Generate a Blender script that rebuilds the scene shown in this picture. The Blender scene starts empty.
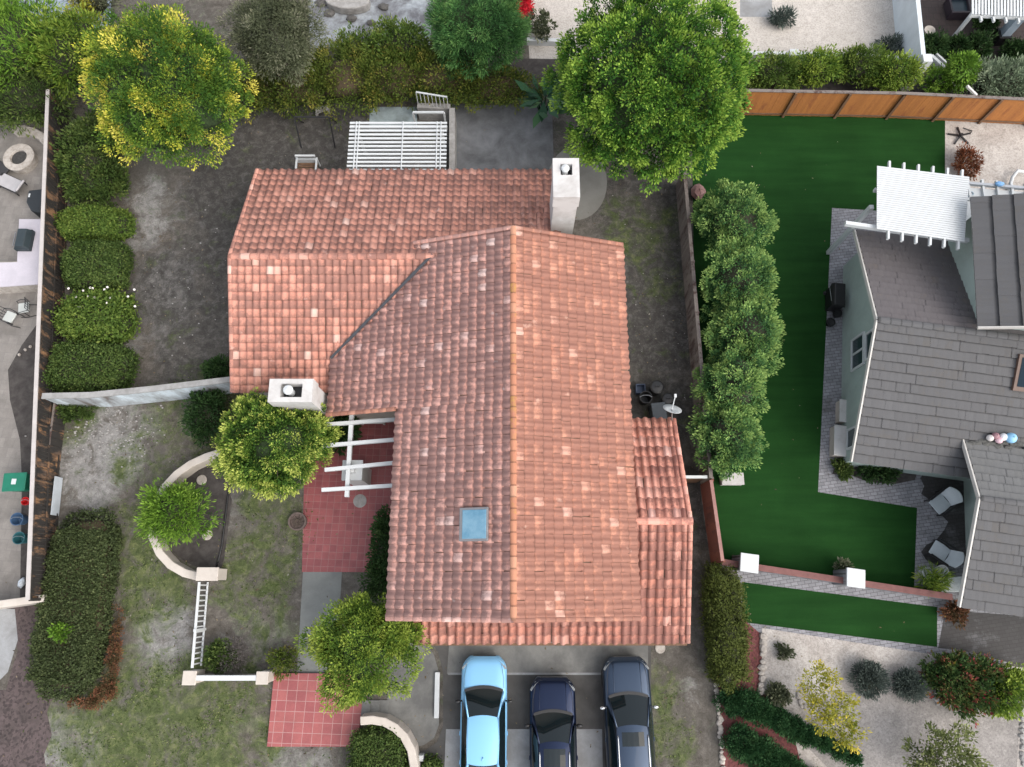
import bpy, math, random
import numpy as np
from mathutils import Vector, Matrix

random.seed(11)
RNG = np.random.default_rng(11)
S = bpy.context.scene
COL = S.collection
H, T, F = 32.0, math.radians(16.0), 710.0
CT, ST = math.cos(T), math.sin(T)


def P(px, py, z=0.0):
    """point of the place, at height z, that the photograph shows at (px, py)"""
    u, v = (px - 512) / F, (383.5 - py) / F
    k = (H - z) / (CT - v * ST)
    return Vector((u * k, (ST + v * CT) * k, z))


def PV(px, py, p0, n):
    """the same on the vertical plane through p0 with normal n"""
    u, v = (px - 512) / F, (383.5 - py) / F
    d = Vector((u, ST + v * CT, -CT + v * ST))
    o = Vector((0, 0, H))
    return o + d * ((Vector(p0) - o).dot(n) / d.dot(n))


def scale_at(py, z=0.0):
    v = (383.5 - py) / F
    return (H - z) / (CT - v * ST) / F          # metres per pixel


# ------------------------------------------------------------------ materials
def new_mat(name):
    m = bpy.data.materials.new(name)
    m.use_nodes = True
    nt = m.node_tree
    for n in list(nt.nodes):
        nt.nodes.remove(n)
    out = nt.nodes.new('ShaderNodeOutputMaterial')
    b = nt.nodes.new('ShaderNodeBsdfPrincipled')
    nt.links.new(b.outputs[0], out.inputs[0])
    return m, nt, b


def nd(nt, kind, **kw):
    n = nt.nodes.new(kind)
    for k, v in kw.items():
        if k in n.inputs.keys() if isinstance(k, str) else False:
            n.inputs[k].default_value = v
        else:
            setattr(n, k, v)
    return n


def coords(nt):
    return nt.nodes.new('ShaderNodeTexCoord').outputs['Object']


def noise(nt, scale, detail=4, rough=.6, vec=None, dist=0.0):
    n = nt.nodes.new('ShaderNodeTexNoise')
    n.inputs['Scale'].default_value = scale
    n.inputs['Detail'].default_value = detail
    n.inputs['Roughness'].default_value = rough
    n.inputs['Distortion'].default_value = dist
    nt.links.new(vec if vec is not None else coords(nt), n.inputs['Vector'])
    return n.outputs['Fac']


def ramp(nt, fac, stops):
    r = nt.nodes.new('ShaderNodeValToRGB')
    el = r.color_ramp.elements
    while len(el) < len(stops):
        el.new(.5)
    for e, (p, c) in zip(el, stops):
        e.position = p
        e.color = (c, c, c, 1) if isinstance(c, (int, float)) else (*c, 1)
    nt.links.new(fac, r.inputs[0])
    return r.outputs[0]


def mix(nt, fac, a, b, mode='MIX'):
    n = nt.nodes.new('ShaderNodeMix')
    n.data_type = 'RGBA'
    n.blend_type = mode
    for i, x in ((0, fac), (6, a), (7, b)):
        if isinstance(x, bpy.types.NodeSocket):
            nt.links.new(x, n.inputs[i])
        elif isinstance(x, (int, float)):
            n.inputs[i].default_value = x if i == 0 else (x, x, x, 1)
        else:
            n.inputs[i].default_value = (*x, 1)
    return n.outputs[2]


def bump(nt, b, h, strength=.3, dist=.02):
    n = nt.nodes.new('ShaderNodeBump')
    n.inputs['Strength'].default_value = strength
    n.inputs['Distance'].default_value = dist
    nt.links.new(h, n.inputs['Height'])
    nt.links.new(n.outputs[0], b.inputs['Normal'])


def attr(nt, name):
    n = nt.nodes.new('ShaderNodeAttribute')
    n.attribute_name = name
    return n.outputs['Fac']


def lerp3(c, k):
    return tuple(min(1, max(0, x * k)) for x in c)


def plain(name, c, rough=.6, var=.25, scale=3.0, metal=0.0, bmp=.0, coat=0.0, fine=40, isl=0.0):
    """one colour, with soft and fine mottling"""
    m, nt, b = new_mat(name)
    b.inputs['Roughness'].default_value = rough
    b.inputs['Metallic'].default_value = metal
    b.inputs['Coat Weight'].default_value = coat
    n1 = noise(nt, scale, 6, .65)
    col = ramp(nt, n1, [(.25, lerp3(c, 1 - var)), (.75, lerp3(c, 1 + var))])
    n2 = noise(nt, fine, 3, .6)
    col = mix(nt, min(1, var * 1.5), col, ramp(nt, n2, [(.3, .55), (.7, 1.0)]), 'MULTIPLY')
    if isl:
        g = nt.nodes.new('ShaderNodeNewGeometry')
        col = mix(nt, 1.0, col, ramp(nt, g.outputs['Random Per Island'], [(0, 1 - isl), (1, 1.0)]), 'MULTIPLY')
    nt.links.new(col, b.inputs['Base Color'])
    if bmp:
        bump(nt, b, n2, bmp)
    return m


def stained(name, c, stain, amount=.5, scale=1.2, rough=.85, stretch=(1, 1, 1), fine=30, bmp=.15):
    """plaster, concrete or wood with patches of another colour"""
    m, nt, b = new_mat(name)
    b.inputs['Roughness'].default_value = rough
    mp = nt.nodes.new('ShaderNodeMapping')
    mp.inputs['Scale'].default_value = stretch
    nt.links.new(coords(nt), mp.inputs[0])
    n1 = noise(nt, scale, 8, .68, mp.outputs[0], .3)
    f = ramp(nt, n1, [(.52 - amount * .3, 0.0), (.78 - amount * .3, 1.0)])
    n2 = noise(nt, fine, 4, .7, mp.outputs[0])
    a = mix(nt, .5, c, ramp(nt, n2, [(.25, .6), (.75, 1.0)]), 'MULTIPLY')
    col = mix(nt, f, a, stain)
    nt.links.new(col, b.inputs['Base Color'])
    bump(nt, b, n2, bmp, .01)
    return m


def grid_mat(name, c1, c2, grout, bw, bh, mortar=.02, offset=.5, rot=0.0, rough=.8, dirt=None, dirt_amt=.3, bias=0.0, soft=.1):
    m, nt, b = new_mat(name)
    b.inputs['Roughness'].default_value = rough
    mp = nt.nodes.new('ShaderNodeMapping')
    mp.inputs['Rotation'].default_value = (0, 0, rot)
    nt.links.new(coords(nt), mp.inputs[0])
    br = nt.nodes.new('ShaderNodeTexBrick')
    br.offset = offset
    br.inputs['Color1'].default_value = (*c1, 1)
    br.inputs['Color2'].default_value = (*c2, 1)
    br.inputs['Mortar'].default_value = (*grout, 1)
    br.inputs['Scale'].default_value = 1
    br.inputs['Mortar Size'].default_value = mortar
    br.inputs['Mortar Smooth'].default_value = soft
    br.inputs['Bias'].default_value = bias
    br.inputs['Brick Width'].default_value = bw
    br.inputs['Row Height'].default_value = bh
    nt.links.new(mp.outputs[0], br.inputs['Vector'])
    n2 = noise(nt, 2.0, 8, .7)
    col = mix(nt, .55, br.outputs['Color'], ramp(nt, n2, [(.3, .55), (.7, 1.05)]), 'MULTIPLY')
    n3 = noise(nt, 35, 3, .6)
    col = mix(nt, .4, col, ramp(nt, n3, [(.3, .6), (.7, 1.0)]), 'MULTIPLY')
    if dirt:
        n4 = noise(nt, .8, 7, .65)
        col = mix(nt, ramp(nt, n4, [(.6 - dirt_amt * .3, 0.0), (.8 - dirt_amt * .3, .85)]), col, dirt)
    nt.links.new(col, b.inputs['Base Color'])
    bump(nt, b, br.outputs['Fac'], -.25, .01)
    return m


def leaf_mat(name, stops, trans=.18, rough=.6, seed_scale=.5, vary=.35):
    """leaf colour by each leaf's own tint and a slow change through the plant"""
    m, nt, b = new_mat(name)
    b.inputs['Roughness'].default_value = rough
    b.inputs['Specular IOR Level'].default_value = .12
    t = attr(nt, 'tint')
    n1 = noise(nt, seed_scale, 3, .6)
    a = nt.nodes.new('ShaderNodeMath')
    a.operation = 'MULTIPLY_ADD'
    nt.links.new(n1, a.inputs[0])
    a.inputs[1].default_value = vary
    a.inputs[2].default_value = -vary * .5
    s = nt.nodes.new('ShaderNodeMath')
    s.operation = 'ADD'
    nt.links.new(t, s.inputs[0])
    nt.links.new(a.outputs[0], s.inputs[1])
    col = ramp(nt, s.outputs[0], stops)
    nt.links.new(col, b.inputs['Base Color'])
    tr = nt.nodes.new('ShaderNodeBsdfTranslucent')
    nt.links.new(col, tr.inputs[0])
    ms = nt.nodes.new('ShaderNodeMixShader')
    ms.inputs[0].default_value = trans
    nt.links.new(b.outputs[0], ms.inputs[1])
    nt.links.new(tr.outputs[0], ms.inputs[2])
    nt.links.new(ms.outputs[0], nt.nodes['Material Output'].inputs[0])
    return m


# ------------------------------------------------------------------ objects
ORG = {}


def thing(name, label, cat, loc=(0, 0, 0), group=None, rz=0.0):
    o = bpy.data.objects.new(name, None)
    o.empty_display_size = .2
    COL.objects.link(o)
    o.location = loc
    o.rotation_euler.z = rz
    o['label'] = label
    o['category'] = cat
    if group:
        o['group'] = group
    ORG[o.name] = Vector(loc)
    return o


def tag(o, label, cat, group=None):
    o['label'] = label
    o['category'] = cat
    if group:
        o['group'] = group
    return o


def kind(o, k):
    o['kind'] = k
    return o


def link_mesh(name, me, mats, parent=None):
    o = bpy.data.objects.new(name, me)
    for m in (mats if isinstance(mats, (list, tuple)) else [mats]):
        me.materials.append(m)
    COL.objects.link(o)
    if parent is not None:
        o.parent = parent
        ORG[o.name] = ORG.get(parent.name, Vector((0, 0, 0)))
    return o


class MB:
    def __init__(s):
        s.v, s.f, s.m = [], [], []

    def add(s, vs, fs, mi=0):
        o = len(s.v)
        s.v += [tuple(p) for p in vs]
        for f in fs:
            s.f.append([i + o for i in f])
            s.m.append(mi)
        return s

    def box(s, c, size, rz=0.0, mi=0, rx=0.0, ry=0.0):
        x, y, z = size[0] / 2, size[1] / 2, size[2] / 2
        M = Matrix.Translation(Vector(c)) @ Matrix.Rotation(rz, 4, 'Z') @ Matrix.Rotation(ry, 4, 'Y') @ Matrix.Rotation(rx, 4, 'X')
        vs = [M @ Vector(p) for p in ((-x, -y, -z), (x, -y, -z), (x, y, -z), (-x, y, -z), (-x, -y, z), (x, -y, z), (x, y, z), (-x, y, z))]
        return s.add(vs, [(3, 2, 1, 0), (4, 5, 6, 7), (0, 1, 5, 4), (1, 2, 6, 5), (2, 3, 7, 6), (3, 0, 4, 7)], mi)

    def bar(s, a, b, w, h, mi=0, up=(0, 0, 1)):
        a, b = Vector(a), Vector(b)
        d = (b - a).normalized()
        u = Vector(up)
        sd = d.cross(u)
        if sd.length < 1e-4:
            sd = d.cross(Vector((0, 1, 0)))
        sd.normalize()
        n = sd.cross(d).normalized()
        vs = []
        for p in (a, b):
            for i, j in ((-1, -1), (1, -1), (1, 1), (-1, 1)):
                vs.append(p + sd * (w / 2 * i) + n * (h / 2 * j))
        return s.add(vs, [(0, 1, 2, 3), (7, 6, 5, 4), (0, 4, 5, 1), (1, 5, 6, 2), (2, 6, 7, 3), (3, 7, 4, 0)], mi)

    def prism(s, pts, z0, z1, mi=0, bottom=True):
        n = len(pts)
        ar = sum(pts[i][0] * pts[(i + 1) % n][1] - pts[(i + 1) % n][0] * pts[i][1] for i in range(n))
        if ar < 0:
            pts = list(pts)[::-1]
        vs = [(p[0], p[1], z0) for p in pts] + [(p[0], p[1], z1) for p in pts]
        fs = [tuple(range(n, 2 * n))] + [(i, (i + 1) % n, (i + 1) % n + n, i + n) for i in range(n)]
        if bottom:
            fs.append(tuple(range(n))[::-1])
        return s.add(vs, fs, mi)

    def sheet(s, pts, z, mi=0):
        n = len(pts)
        ar = sum(pts[i][0] * pts[(i + 1) % n][1] - pts[(i + 1) % n][0] * pts[i][1] for i in range(n))
        if ar < 0:
            pts = list(pts)[::-1]
        return s.add([(p[0], p[1], z) for p in pts], [tuple(range(n))], mi)

    def strip(s, pts, w, z0, z1, mi=0):
        """a wall of width w along a line of points"""
        pts = [Vector((p[0], p[1], 0)) for p in pts]
        L, R = [], []
        for i, p in enumerate(pts):
            d = (pts[min(i + 1, len(pts) - 1)] - pts[max(i - 1, 0)]).normalized()
            n = Vector((-d.y, d.x, 0))
            L.append(p + n * w / 2)
            R.append(p - n * w / 2)
        k = len(pts)
        vs = [(p.x, p.y, z) for z in (z0, z1) for q in (L, R) for p in q]
        fs = []
        for i in range(k - 1):
            a, b = i, i + 1
            fs += [(2 * k + b, 2 * k + a, 3 * k + a, 3 * k + b), (a, 2 * k + a, 2 * k + b, b), (k + b, 3 * k + b, 3 * k + a, k + a)]
        fs += [(0, k, 3 * k, 2 * k), (k - 1, 3 * k - 1, 4 * k - 1, 2 * k - 1)]
        return s.add(vs, fs, mi)

    def tube(s, pts, r, n=7, mi=0, cap=True):
        pts = [Vector(p) for p in pts]
        rs = r if isinstance(r, (list, tuple)) else [r] * len(pts)
        vs, fs = [], []
        for i, p in enumerate(pts):
            d = (pts[min(i + 1, len(pts) - 1)] - pts[max(i - 1, 0)]).normalized()
            a = d.cross(Vector((0, 0, 1)))
            if a.length < 1e-3:
                a = d.cross(Vector((0, 1, 0)))
            a.normalize()
            b = a.cross(d)
            for k in range(n):
                t = 2 * math.pi * k / n
                vs.append(p + a * (rs[i] * math.cos(t)) + b * (rs[i] * math.sin(t)))
        for i in range(len(pts) - 1):
            for k in range(n):
                fs.append((i * n + k, (i + 1) * n + k, (i + 1) * n + (k + 1) % n, i * n + (k + 1) % n))
        if cap:
            fs += [tuple(range(n)), tuple(range((len(pts) - 1) * n, len(pts) * n))[::-1]]
        return s.add(vs, fs, mi)

    def lathe(s, c, prof, n=20, mi=0, axis=None):
        c = Vector(c)
        M = axis if axis is not None else Matrix.Identity(3)
        vs, fs = [], []
        for r, z in prof:
            for k in range(n):
                t = 2 * math.pi * k / n
                vs.append(c + M @ Vector((r * math.cos(t), r * math.sin(t), z)))
        for i in range(len(prof) - 1):
            for k in range(n):
                fs.append((i * n + k, i * n + (k + 1) % n, (i + 1) * n + (k + 1) % n, (i + 1) * n + k))
        fs += [tuple(range(n))[::-1], tuple(range((len(prof) - 1) * n, len(prof) * n))]
        return s.add(vs, fs, mi)

    def blob(s, c, r, n=8, mi=0, jit=.12, sq=1.0):
        """an uneven rounded stone"""
        c = Vector(c)
        vs, fs = [], []
        for i in range(n // 2 + 1):
            a = math.pi * i / (n // 2)
            for k in range(n):
                t = 2 * math.pi * k / n
                q = 1 + random.uniform(-jit, jit)
                vs.append(c + Vector((r[0] * math.sin(a) * math.cos(t) * q, r[1] * math.sin(a) * math.sin(t) * q, r[2] * math.cos(a) * (1 + random.uniform(-jit, jit) * .3))))
        for i in range(n // 2):
            for k in range(n):
                fs.append((i * n + k, (i + 1) * n + k, (i + 1) * n + (k + 1) % n, i * n + (k + 1) % n))
        return s.add(vs, fs, mi)

    def build(s, name, mats, parent=None, smooth=False, bevel=0.0):
        me = bpy.data.meshes.new(name)
        o = ORG.get(parent.name, Vector((0, 0, 0))) if parent is not None else Vector((0, 0, 0))
        me.from_pydata([(p[0] - o.x, p[1] - o.y, p[2] - o.z) for p in s.v], [], s.f)
        me.polygons.foreach_set('material_index', s.m)
        if smooth:
            me.polygons.foreach_set('use_smooth', [True] * len(s.f))
        me.update()
        ob = link_mesh(name, me, mats, parent)
        if bevel:
            bv = ob.modifiers.new('bevel', 'BEVEL')
            bv.width = bevel
            bv.segments = 2
            bv.limit_method = 'ANGLE'
            bv.angle_limit = math.radians(40)
        return ob


def solo(name, mb, mats, label, cat, group=None, **kw):
    return tag(mb.build(name, mats, None, **kw), label, cat, group)


def struct(name, mb, mats, **kw):
    return kind(mb.build(name, mats, None, **kw), 'structure')


def dup(root, loc, rz, label=None):
    r = root.copy()
    COL.objects.link(r)
    r.location = loc
    r.rotation_euler.z = rz
    if label:
        r['label'] = label
    for ch in list(root.children):
        c = ch.copy()
        COL.objects.link(c)
        c.parent = r
        for g in ch.children:
            d = g.copy()
            COL.objects.link(d)
            d.parent = c
    return r


# ------------------------------------------------------------------ foliage
def unit(a):
    return a / np.maximum(np.linalg.norm(a, axis=1, keepdims=True), 1e-6)


def rdir(n):
    return unit(RNG.normal(size=(n, 3)))


def leaf_mesh(name, pos, d, up, size, width, tint, mats, parent, core=None, fold=.12):
    """pos, d (axis), up (facing): Nx3; one small folded leaf per row"""
    n = len(pos)
    d = unit(d)
    side = unit(np.cross(up, d))
    nn = np.cross(d, side)
    L = size[:, None]
    W = (size * width)[:, None]
    v = np.empty((n, 4, 3))
    v[:, 0] = pos
    v[:, 1] = pos + d * L * .5 + side * W * .5 - nn * L * fold
    v[:, 2] = pos + d * L
    v[:, 3] = pos + d * L * .5 - side * W * .5 - nn * L * fold
    v = v.reshape(-1, 3)
    tv = np.repeat(tint, 4)
    faces = np.arange(4 * n).reshape(n, 4)
    mi = np.zeros(n, dtype=np.int32)
    cv, cf = (np.zeros((0, 3)), np.zeros((0, 4), dtype=int)) if core is None else core
    faces = np.vstack([faces, cf + 4 * n])
    v = np.vstack([v, cv])
    tv = np.concatenate([tv, np.full(len(cv), .2)])
    mi = np.concatenate([mi, np.ones(len(cf), dtype=np.int32)])
    if parent is not None:
        o = ORG.get(parent.name, Vector((0, 0, 0)))
        v = v - np.array(o)[None, :]
    me = bpy.data.meshes.new(name)
    me.vertices.add(len(v))
    me.vertices.foreach_set('co', v.astype(np.float32).ravel())
    me.loops.add(faces.size)
    me.loops.foreach_set('vertex_index', faces.astype(np.int32).ravel())
    me.polygons.add(len(faces))
    me.polygons.foreach_set('loop_start', np.arange(0, faces.size, 4, dtype=np.int32))
    me.update(calc_edges=True)
    me.polygons.foreach_set('material_index', mi)
    at = me.attributes.new('tint', 'FLOAT', 'POINT')
    at.data.foreach_set('value', tv.astype(np.float32))
    return link_mesh(name, me, mats, parent)


def lump(d, amp, k=5, freq=2.5):
    r = np.ones(len(d))
    for _ in range(k):
        a = RNG.normal(size=3)
        r += amp / k * 2 * np.sin(freq * (d @ a) + RNG.uniform(0, 6.28))
    return r


def ellip_core(c, r, n=14, amp=.1):
    th, ph = np.meshgrid(np.linspace(0, 2 * np.pi, n, endpoint=False), np.linspace(.02, np.pi - .02, n // 2 + 1))
    d = np.stack([np.sin(ph) * np.cos(th), np.sin(ph) * np.sin(th), np.cos(ph)], -1).reshape(-1, 3)
    v = np.array(c)[None] + d * np.array(r)[None] * lump(d, amp)[:, None]
    f = []
    for i in range(n // 2):
        for k in range(n):
            f.append((i * n + k, (i + 1) * n + k, (i + 1) * n + (k + 1) % n, i * n + (k + 1) % n))
    return v, np.array(f)


def crown_arrays(c, r, clumps=200, per=45, leaf=.22, rc=.5, amp=.16, tipgain=.22, inner=.35, spread=.15, zmin=-.6, up=.35, freq=2.5, holes=0.0, deep=.62, amp2=.075, freq2=9.0):
    c, r = np.array(c, float), np.array(r, float)
    d = rdir(int(clumps * 1.8))
    d = d[d[:, 2] > zmin][:clumps]
    k = lump(d, amp, freq=freq) * lump(d, amp2, k=7, freq=freq2)
    if holes:
        h = lump(d, holes, k=6, freq=6.0)
        keep = h > 1 - holes * .55
        d, k = d[keep], k[keep]
    clumps = len(d)
    shell = 1.0 - (1 - deep) * RNG.uniform(0, 1, clumps) ** 1.6
    shell += RNG.normal(0, .03, clumps)
    cc = c + d * r * (k * shell)[:, None]
    ct = RNG.normal(.45, spread, clumps)
    o = rdir(clumps * per).reshape(clumps, per, 3)
    o = o * (RNG.uniform(0, 1, (clumps, per, 1)) ** .45)
    out = (d * (1 / r))
    out = unit(out)
    o = o + out[:, None, :] * .25
    rcs = rc * RNG.uniform(.6, 1.3, (clumps, 1, 1))
    pos = (cc[:, None, :] + o * rcs).reshape(-1, 3)
    dr = (o + out[:, None, :] * .5 + RNG.normal(size=o.shape) * .35).reshape(-1, 3)
    dr[:, 2] += .1
    upv = unit((out[:, None, :] * .5 + RNG.normal(size=o.shape) * .45).reshape(-1, 3) + np.array([0, 0, up * 1.8]))
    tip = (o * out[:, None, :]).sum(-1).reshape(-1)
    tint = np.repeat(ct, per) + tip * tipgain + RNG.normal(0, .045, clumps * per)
    ni = int(clumps * per * inner)
    di = rdir(ni)
    pi = c + di * r * (RNG.uniform(.3, .8, ni) ** .7)[:, None]
    pos = np.vstack([pos, pi])
    dr = np.vstack([dr, rdir(ni) + np.array([0, 0, .2])])
    upv = np.vstack([upv, unit(rdir(ni) * .6 + np.array([0, 0, 1.0]))])
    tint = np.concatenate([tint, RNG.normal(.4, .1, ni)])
    size = leaf * RNG.uniform(.65, 1.35, len(pos))
    keep = pos[:, 2] > .04
    return [pos[keep], dr[keep], upv[keep], size[keep], tint[keep]]


def cat_arrays(lst):
    return [np.concatenate([a[i] for a in lst]) for i in range(5)]


def trunk_mb(base, top, r0, limbs=6, spread=2.0, crown_h=2.0):
    mb = MB()
    base, top = Vector(base), Vector(top)
    n = 6
    pts, rs = [], []
    for i in range(n + 1):
        t = i / n
        q = base.lerp(top, t)
        q += Vector((math.sin(t * 5 + base.x), math.cos(t * 4 + base.y), 0)) * .08 * min(1, t * 3)
        pts.append(q)
        rs.append(r0 * (1.25 - .25 * min(1, t * 5)) * (1 - .55 * t))
    mb.tube(pts, rs, 9)
    for i in range(limbs):
        a = 2 * math.pi * i / limbs + random.uniform(-.3, .3)
        st = pts[random.randint(3, n)]
        e = st + Vector((math.cos(a) * spread, math.sin(a) * spread, crown_h * random.uniform(.3, .9)))
        m = st.lerp(e, .5) + Vector((0, 0, .25))
        mb.tube([st, m, e], [r0 * .42, r0 * .28, r0 * .08], 6)
        for s_ in (-1, 1):
            e2 = e + Vector((math.cos(a + s_ * .8), math.sin(a + s_ * .8), .5)) * spread * .35
            mb.tube([m, e2], [r0 * .2, r0 * .05], 5)
    return mb


def tree(name, label, cat, px, py, zc, r, lm, bark, leaf=.22, clumps=200, per=45, rc=.5, trunk_r=.16, width=.5, group=None, lobes=None, dense=0.0, **kw):
    """crown centre seen at (px, py) at height zc, radii r in metres"""
    c = P(px, py, zc)
    root = thing(name, label, cat, (c.x, c.y, 0), group)
    trunk_mb((c.x, c.y, -.05), (c.x, c.y, zc), trunk_r, 7, r[0] * .55, r[2] * .6).build('trunk', bark, root, smooth=True)
    A = [crown_arrays(c, r, clumps, per, leaf, rc, **kw)]
    for lx, ly, lz, lr, lc in (lobes or []):
        A.append(crown_arrays((c.x + lx, c.y + ly, zc + lz), lr, lc, per, leaf, rc, **kw))
    a = cat_arrays(A)
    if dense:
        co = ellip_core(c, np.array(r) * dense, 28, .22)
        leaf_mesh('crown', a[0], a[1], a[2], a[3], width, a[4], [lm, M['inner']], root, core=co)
    else:
        leaf_mesh('crown', a[0], a[1], a[2], a[3], width, a[4], [lm], root)
    return root


def superbox(c, h, rot, n_leaf, leaf, ex=3.6, amp=.07, rough=.08, lean=.12):
    """leaves and a twig core for a clipped plant: half sizes h, rounded box"""
    c, h = np.array(c, float), np.array(h, float)
    ar = np.array([h[1] * h[2], h[0] * h[2], h[0] * h[1]])
    face = RNG.choice(3, n_leaf, p=ar / ar.sum())
    p = RNG.uniform(-1, 1, (n_leaf, 3))
    sg = np.where(RNG.uniform(size=n_leaf) < .5, -1, 1)
    sg = np.where(face == 2, np.where(RNG.uniform(size=n_leaf) < .9, 1, -1), sg)
    p[np.arange(n_leaf), face] = sg

    def proj(p):
        return p / ((np.abs(p) ** ex).sum(1) ** (1 / ex))[:, None]
    p = proj(p)
    ph = [(RNG.normal(size=3) * 1.6, RNG.uniform(0, 6.28)) for _ in range(7)]

    def lumps(q):
        k = np.ones(len(q))
        w = q * h
        for a, b in ph:
            k += amp / 3 * np.sin(w @ a * 2.2 + b)
        return k
    k = lumps(p)
    nrm = unit(np.sign(p) * np.abs(p) ** (ex - 1) / h)
    dep = RNG.normal(0, rough, n_leaf)
    q = p * h * k[:, None] + nrm * dep[:, None]
    cr, sr = math.cos(rot), math.sin(rot)
    R = np.array([[cr, -sr, 0], [sr, cr, 0], [0, 0, 1]])
    pos = q @ R.T + c
    nr = nrm @ R.T
    d = unit(nr * lean + RNG.normal(size=(n_leaf, 3)) * .7)
    up = unit(nr * .8 + RNG.normal(size=(n_leaf, 3)) * .5 + np.array([0, 0, .5]))
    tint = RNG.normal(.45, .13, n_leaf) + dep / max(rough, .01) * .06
    size = leaf * RNG.uniform(.6, 1.4, n_leaf)
    # core
    n = 26
    th, pp = np.meshgrid(np.linspace(0, 2 * np.pi, n, endpoint=False), np.linspace(.02, np.pi - .02, n // 2 + 1))
    dd = np.stack([np.sin(pp) * np.cos(th), np.sin(pp) * np.sin(th), np.cos(pp)], -1).reshape(-1, 3)
    dd = proj(dd)
    cv = (dd * h * (lumps(dd) * .90)[:, None]) @ R.T + c
    cv[:, 2] = np.maximum(cv[:, 2], 0.0)
    cf = np.array([(i * n + k_, (i + 1) * n + k_, (i + 1) * n + (k_ + 1) % n, i * n + (k_ + 1) % n) for i in range(n // 2) for k_ in range(n)])
    ok = pos[:, 2] > .02
    return [pos[ok], d[ok], up[ok], size[ok], tint[ok]], (cv, cf)


def clipped(name, label, cat, px0, py0, px1, py1, z, lm, core, n=5000, leaf=.09, rot=0.0, group=None, width=.6, **kw):
    """clipped shrub whose top fills the box of pixels at height z"""
    mx, my = (px0 + px1) / 2, (py0 + py1) / 2
    a, b = P(px0, my, z * .85), P(px1, my, z * .85)
    a.y, b.y = P(mx, py0, z * .85).y, P(mx, py1, z * .85).y
    c = (a + b) / 2
    h = (abs(b.x - a.x) / 2, abs(a.y - b.y) / 2, z / 2)
    A, co = superbox((c.x, c.y, z / 2), h, rot, n, leaf, **kw)
    o = leaf_mesh(name, A[0], A[1], A[2], A[3], width, A[4], [lm, core], None, core=co)
    return tag(o, label, cat, group)


def bush(name, label, cat, px, py, zc, r, lm, leaf=.16, clumps=60, per=35, rc=.28, group=None, width=.5, core=None, blobs=None, **kw):
    """loose shrub; blobs are extra (px, py, zc, r, clumps)"""
    A = []
    cores = []
    for (x, y, z, rr, n) in [(px, py, zc, r, clumps)] + (blobs or []):
        c = P(x, y, z)
        A.append(crown_arrays(c, rr, n, per, leaf, rc, zmin=kw.get('zmin', -.3), **{k: v for k, v in kw.items() if k != 'zmin'}))
        if core is not None:
            cores.append(ellip_core(c, np.array(rr) * .68))
    a = cat_arrays(A)
    co = None
    mats = [lm]
    if cores:
        vs, fs, o = [], [], 0
        for v, f in cores:
            v = v.copy()
            v[:, 2] = np.maximum(v[:, 2], 0.02)
            vs.append(v)
            fs.append(f + o)
            o += len(v)
        co = (np.vstack(vs), np.vstack(fs))
        mats = [lm, core]
    o = leaf_mesh(name, a[0], a[1], a[2], a[3], width, a[4], mats, None, core=co)
    return tag(o, label, cat, group)
# ------------------------------------------------------------------ material palette
M = {}
M['white'] = plain('white_paint', (.50, .52, .53), .5, .06, 2, fine=20)
M['offwhite'] = stained('off_white_paint', (.55, .53, .50), (.42, .40, .37), .25, 1.5, .7)
M['stucco'] = stained('cream_stucco', (.53, .48, .43), (.38, .34, .30), .3, .9, .9, fine=60)
M['stucco_white'] = stained('white_stucco', (.53, .52, .51), (.33, .31, .295), .2, .9, .9, fine=60)
M['wallcap'] = stained('pale_wall_cap', (.33, .33, .325), (.19, .185, .18), .4, 1.3, .9)
M['stain_wall'] = stained('stained_white_wall', (.60, .68, .74), (.13, .115, .105), .42, 1.0, .9, (1.2, 1.2, .35))
M['green_stucco'] = stained('pale_green_stucco', (.36, .44, .41), (.27, .32, .30), .3, .8, .9, fine=60)
M['brown'] = plain('brown_wood', (.16, .09, .05), .8, .35, 5)
M['eave'] = plain('eave_timber', (.22, .13, .09), .8, .2, 3)
M['black'] = plain('black_plastic', (.012, .012, .013), .45, .3, 5)
M['blackmetal'] = plain('black_metal', (.02, .02, .022), .35, .2, 5)
M['steel'] = plain('grey_steel', (.35, .36, .37), .35, .1, 3, metal=.8)
M['rubber'] = plain('tyre_rubber', (.015, .015, .016), .85, .3, 9)
M['concrete'] = stained('grey_concrete', (.20, .20, .19), (.10, .10, .098), .55, .7, .9, fine=25)
M['concrete_light'] = stained('pale_concrete', (.31, .32, .33), (.19, .19, .19), .45, .9, .9, fine=25)
M['concrete_dark'] = stained('dark_concrete', (.095, .092, .088), (.05, .048, .046), .55, .6, .9, fine=25)
M['slab_dark'] = stained('dark_patio_slab', (.085, .088, .092), (.16, .165, .175), .45, .6, .85, fine=25)
M['slab_round'] = stained('round_slab', (.19, .187, .172), (.14, .135, .122), .4, .7, .9)
M['bluestone'] = stained('blue_grey_stone', (.33, .40, .42), (.16, .19, .19), .45, .9, .9)
M['redtile'] = grid_mat('red_quarry_tile', (.31, .085, .085), (.24, .06, .065), (.30, .15, .145), .31, .31, .010, 0.0, .03, .55)
M['redtile_big'] = grid_mat('worn_red_quarry_tile', (.36, .105, .10), (.29, .075, .078), (.42, .25, .235), .40, .40, .011, 0.0, .03, .6)
M['paver'] = grid_mat('grey_pavers', (.31, .31, .335), (.23, .23, .25), (.10, .10, .10), .30, .15, .01, .5, math.radians(-8), .9, (.055, .05, .048), .15)
M['paver_dirty'] = grid_mat('damp_grey_pavers', (.19, .19, .20), (.13, .13, .14), (.06, .06, .06), .30, .15, .01, .5, math.radians(-8), .8, (.022, .019, .018), 1.1)
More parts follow.
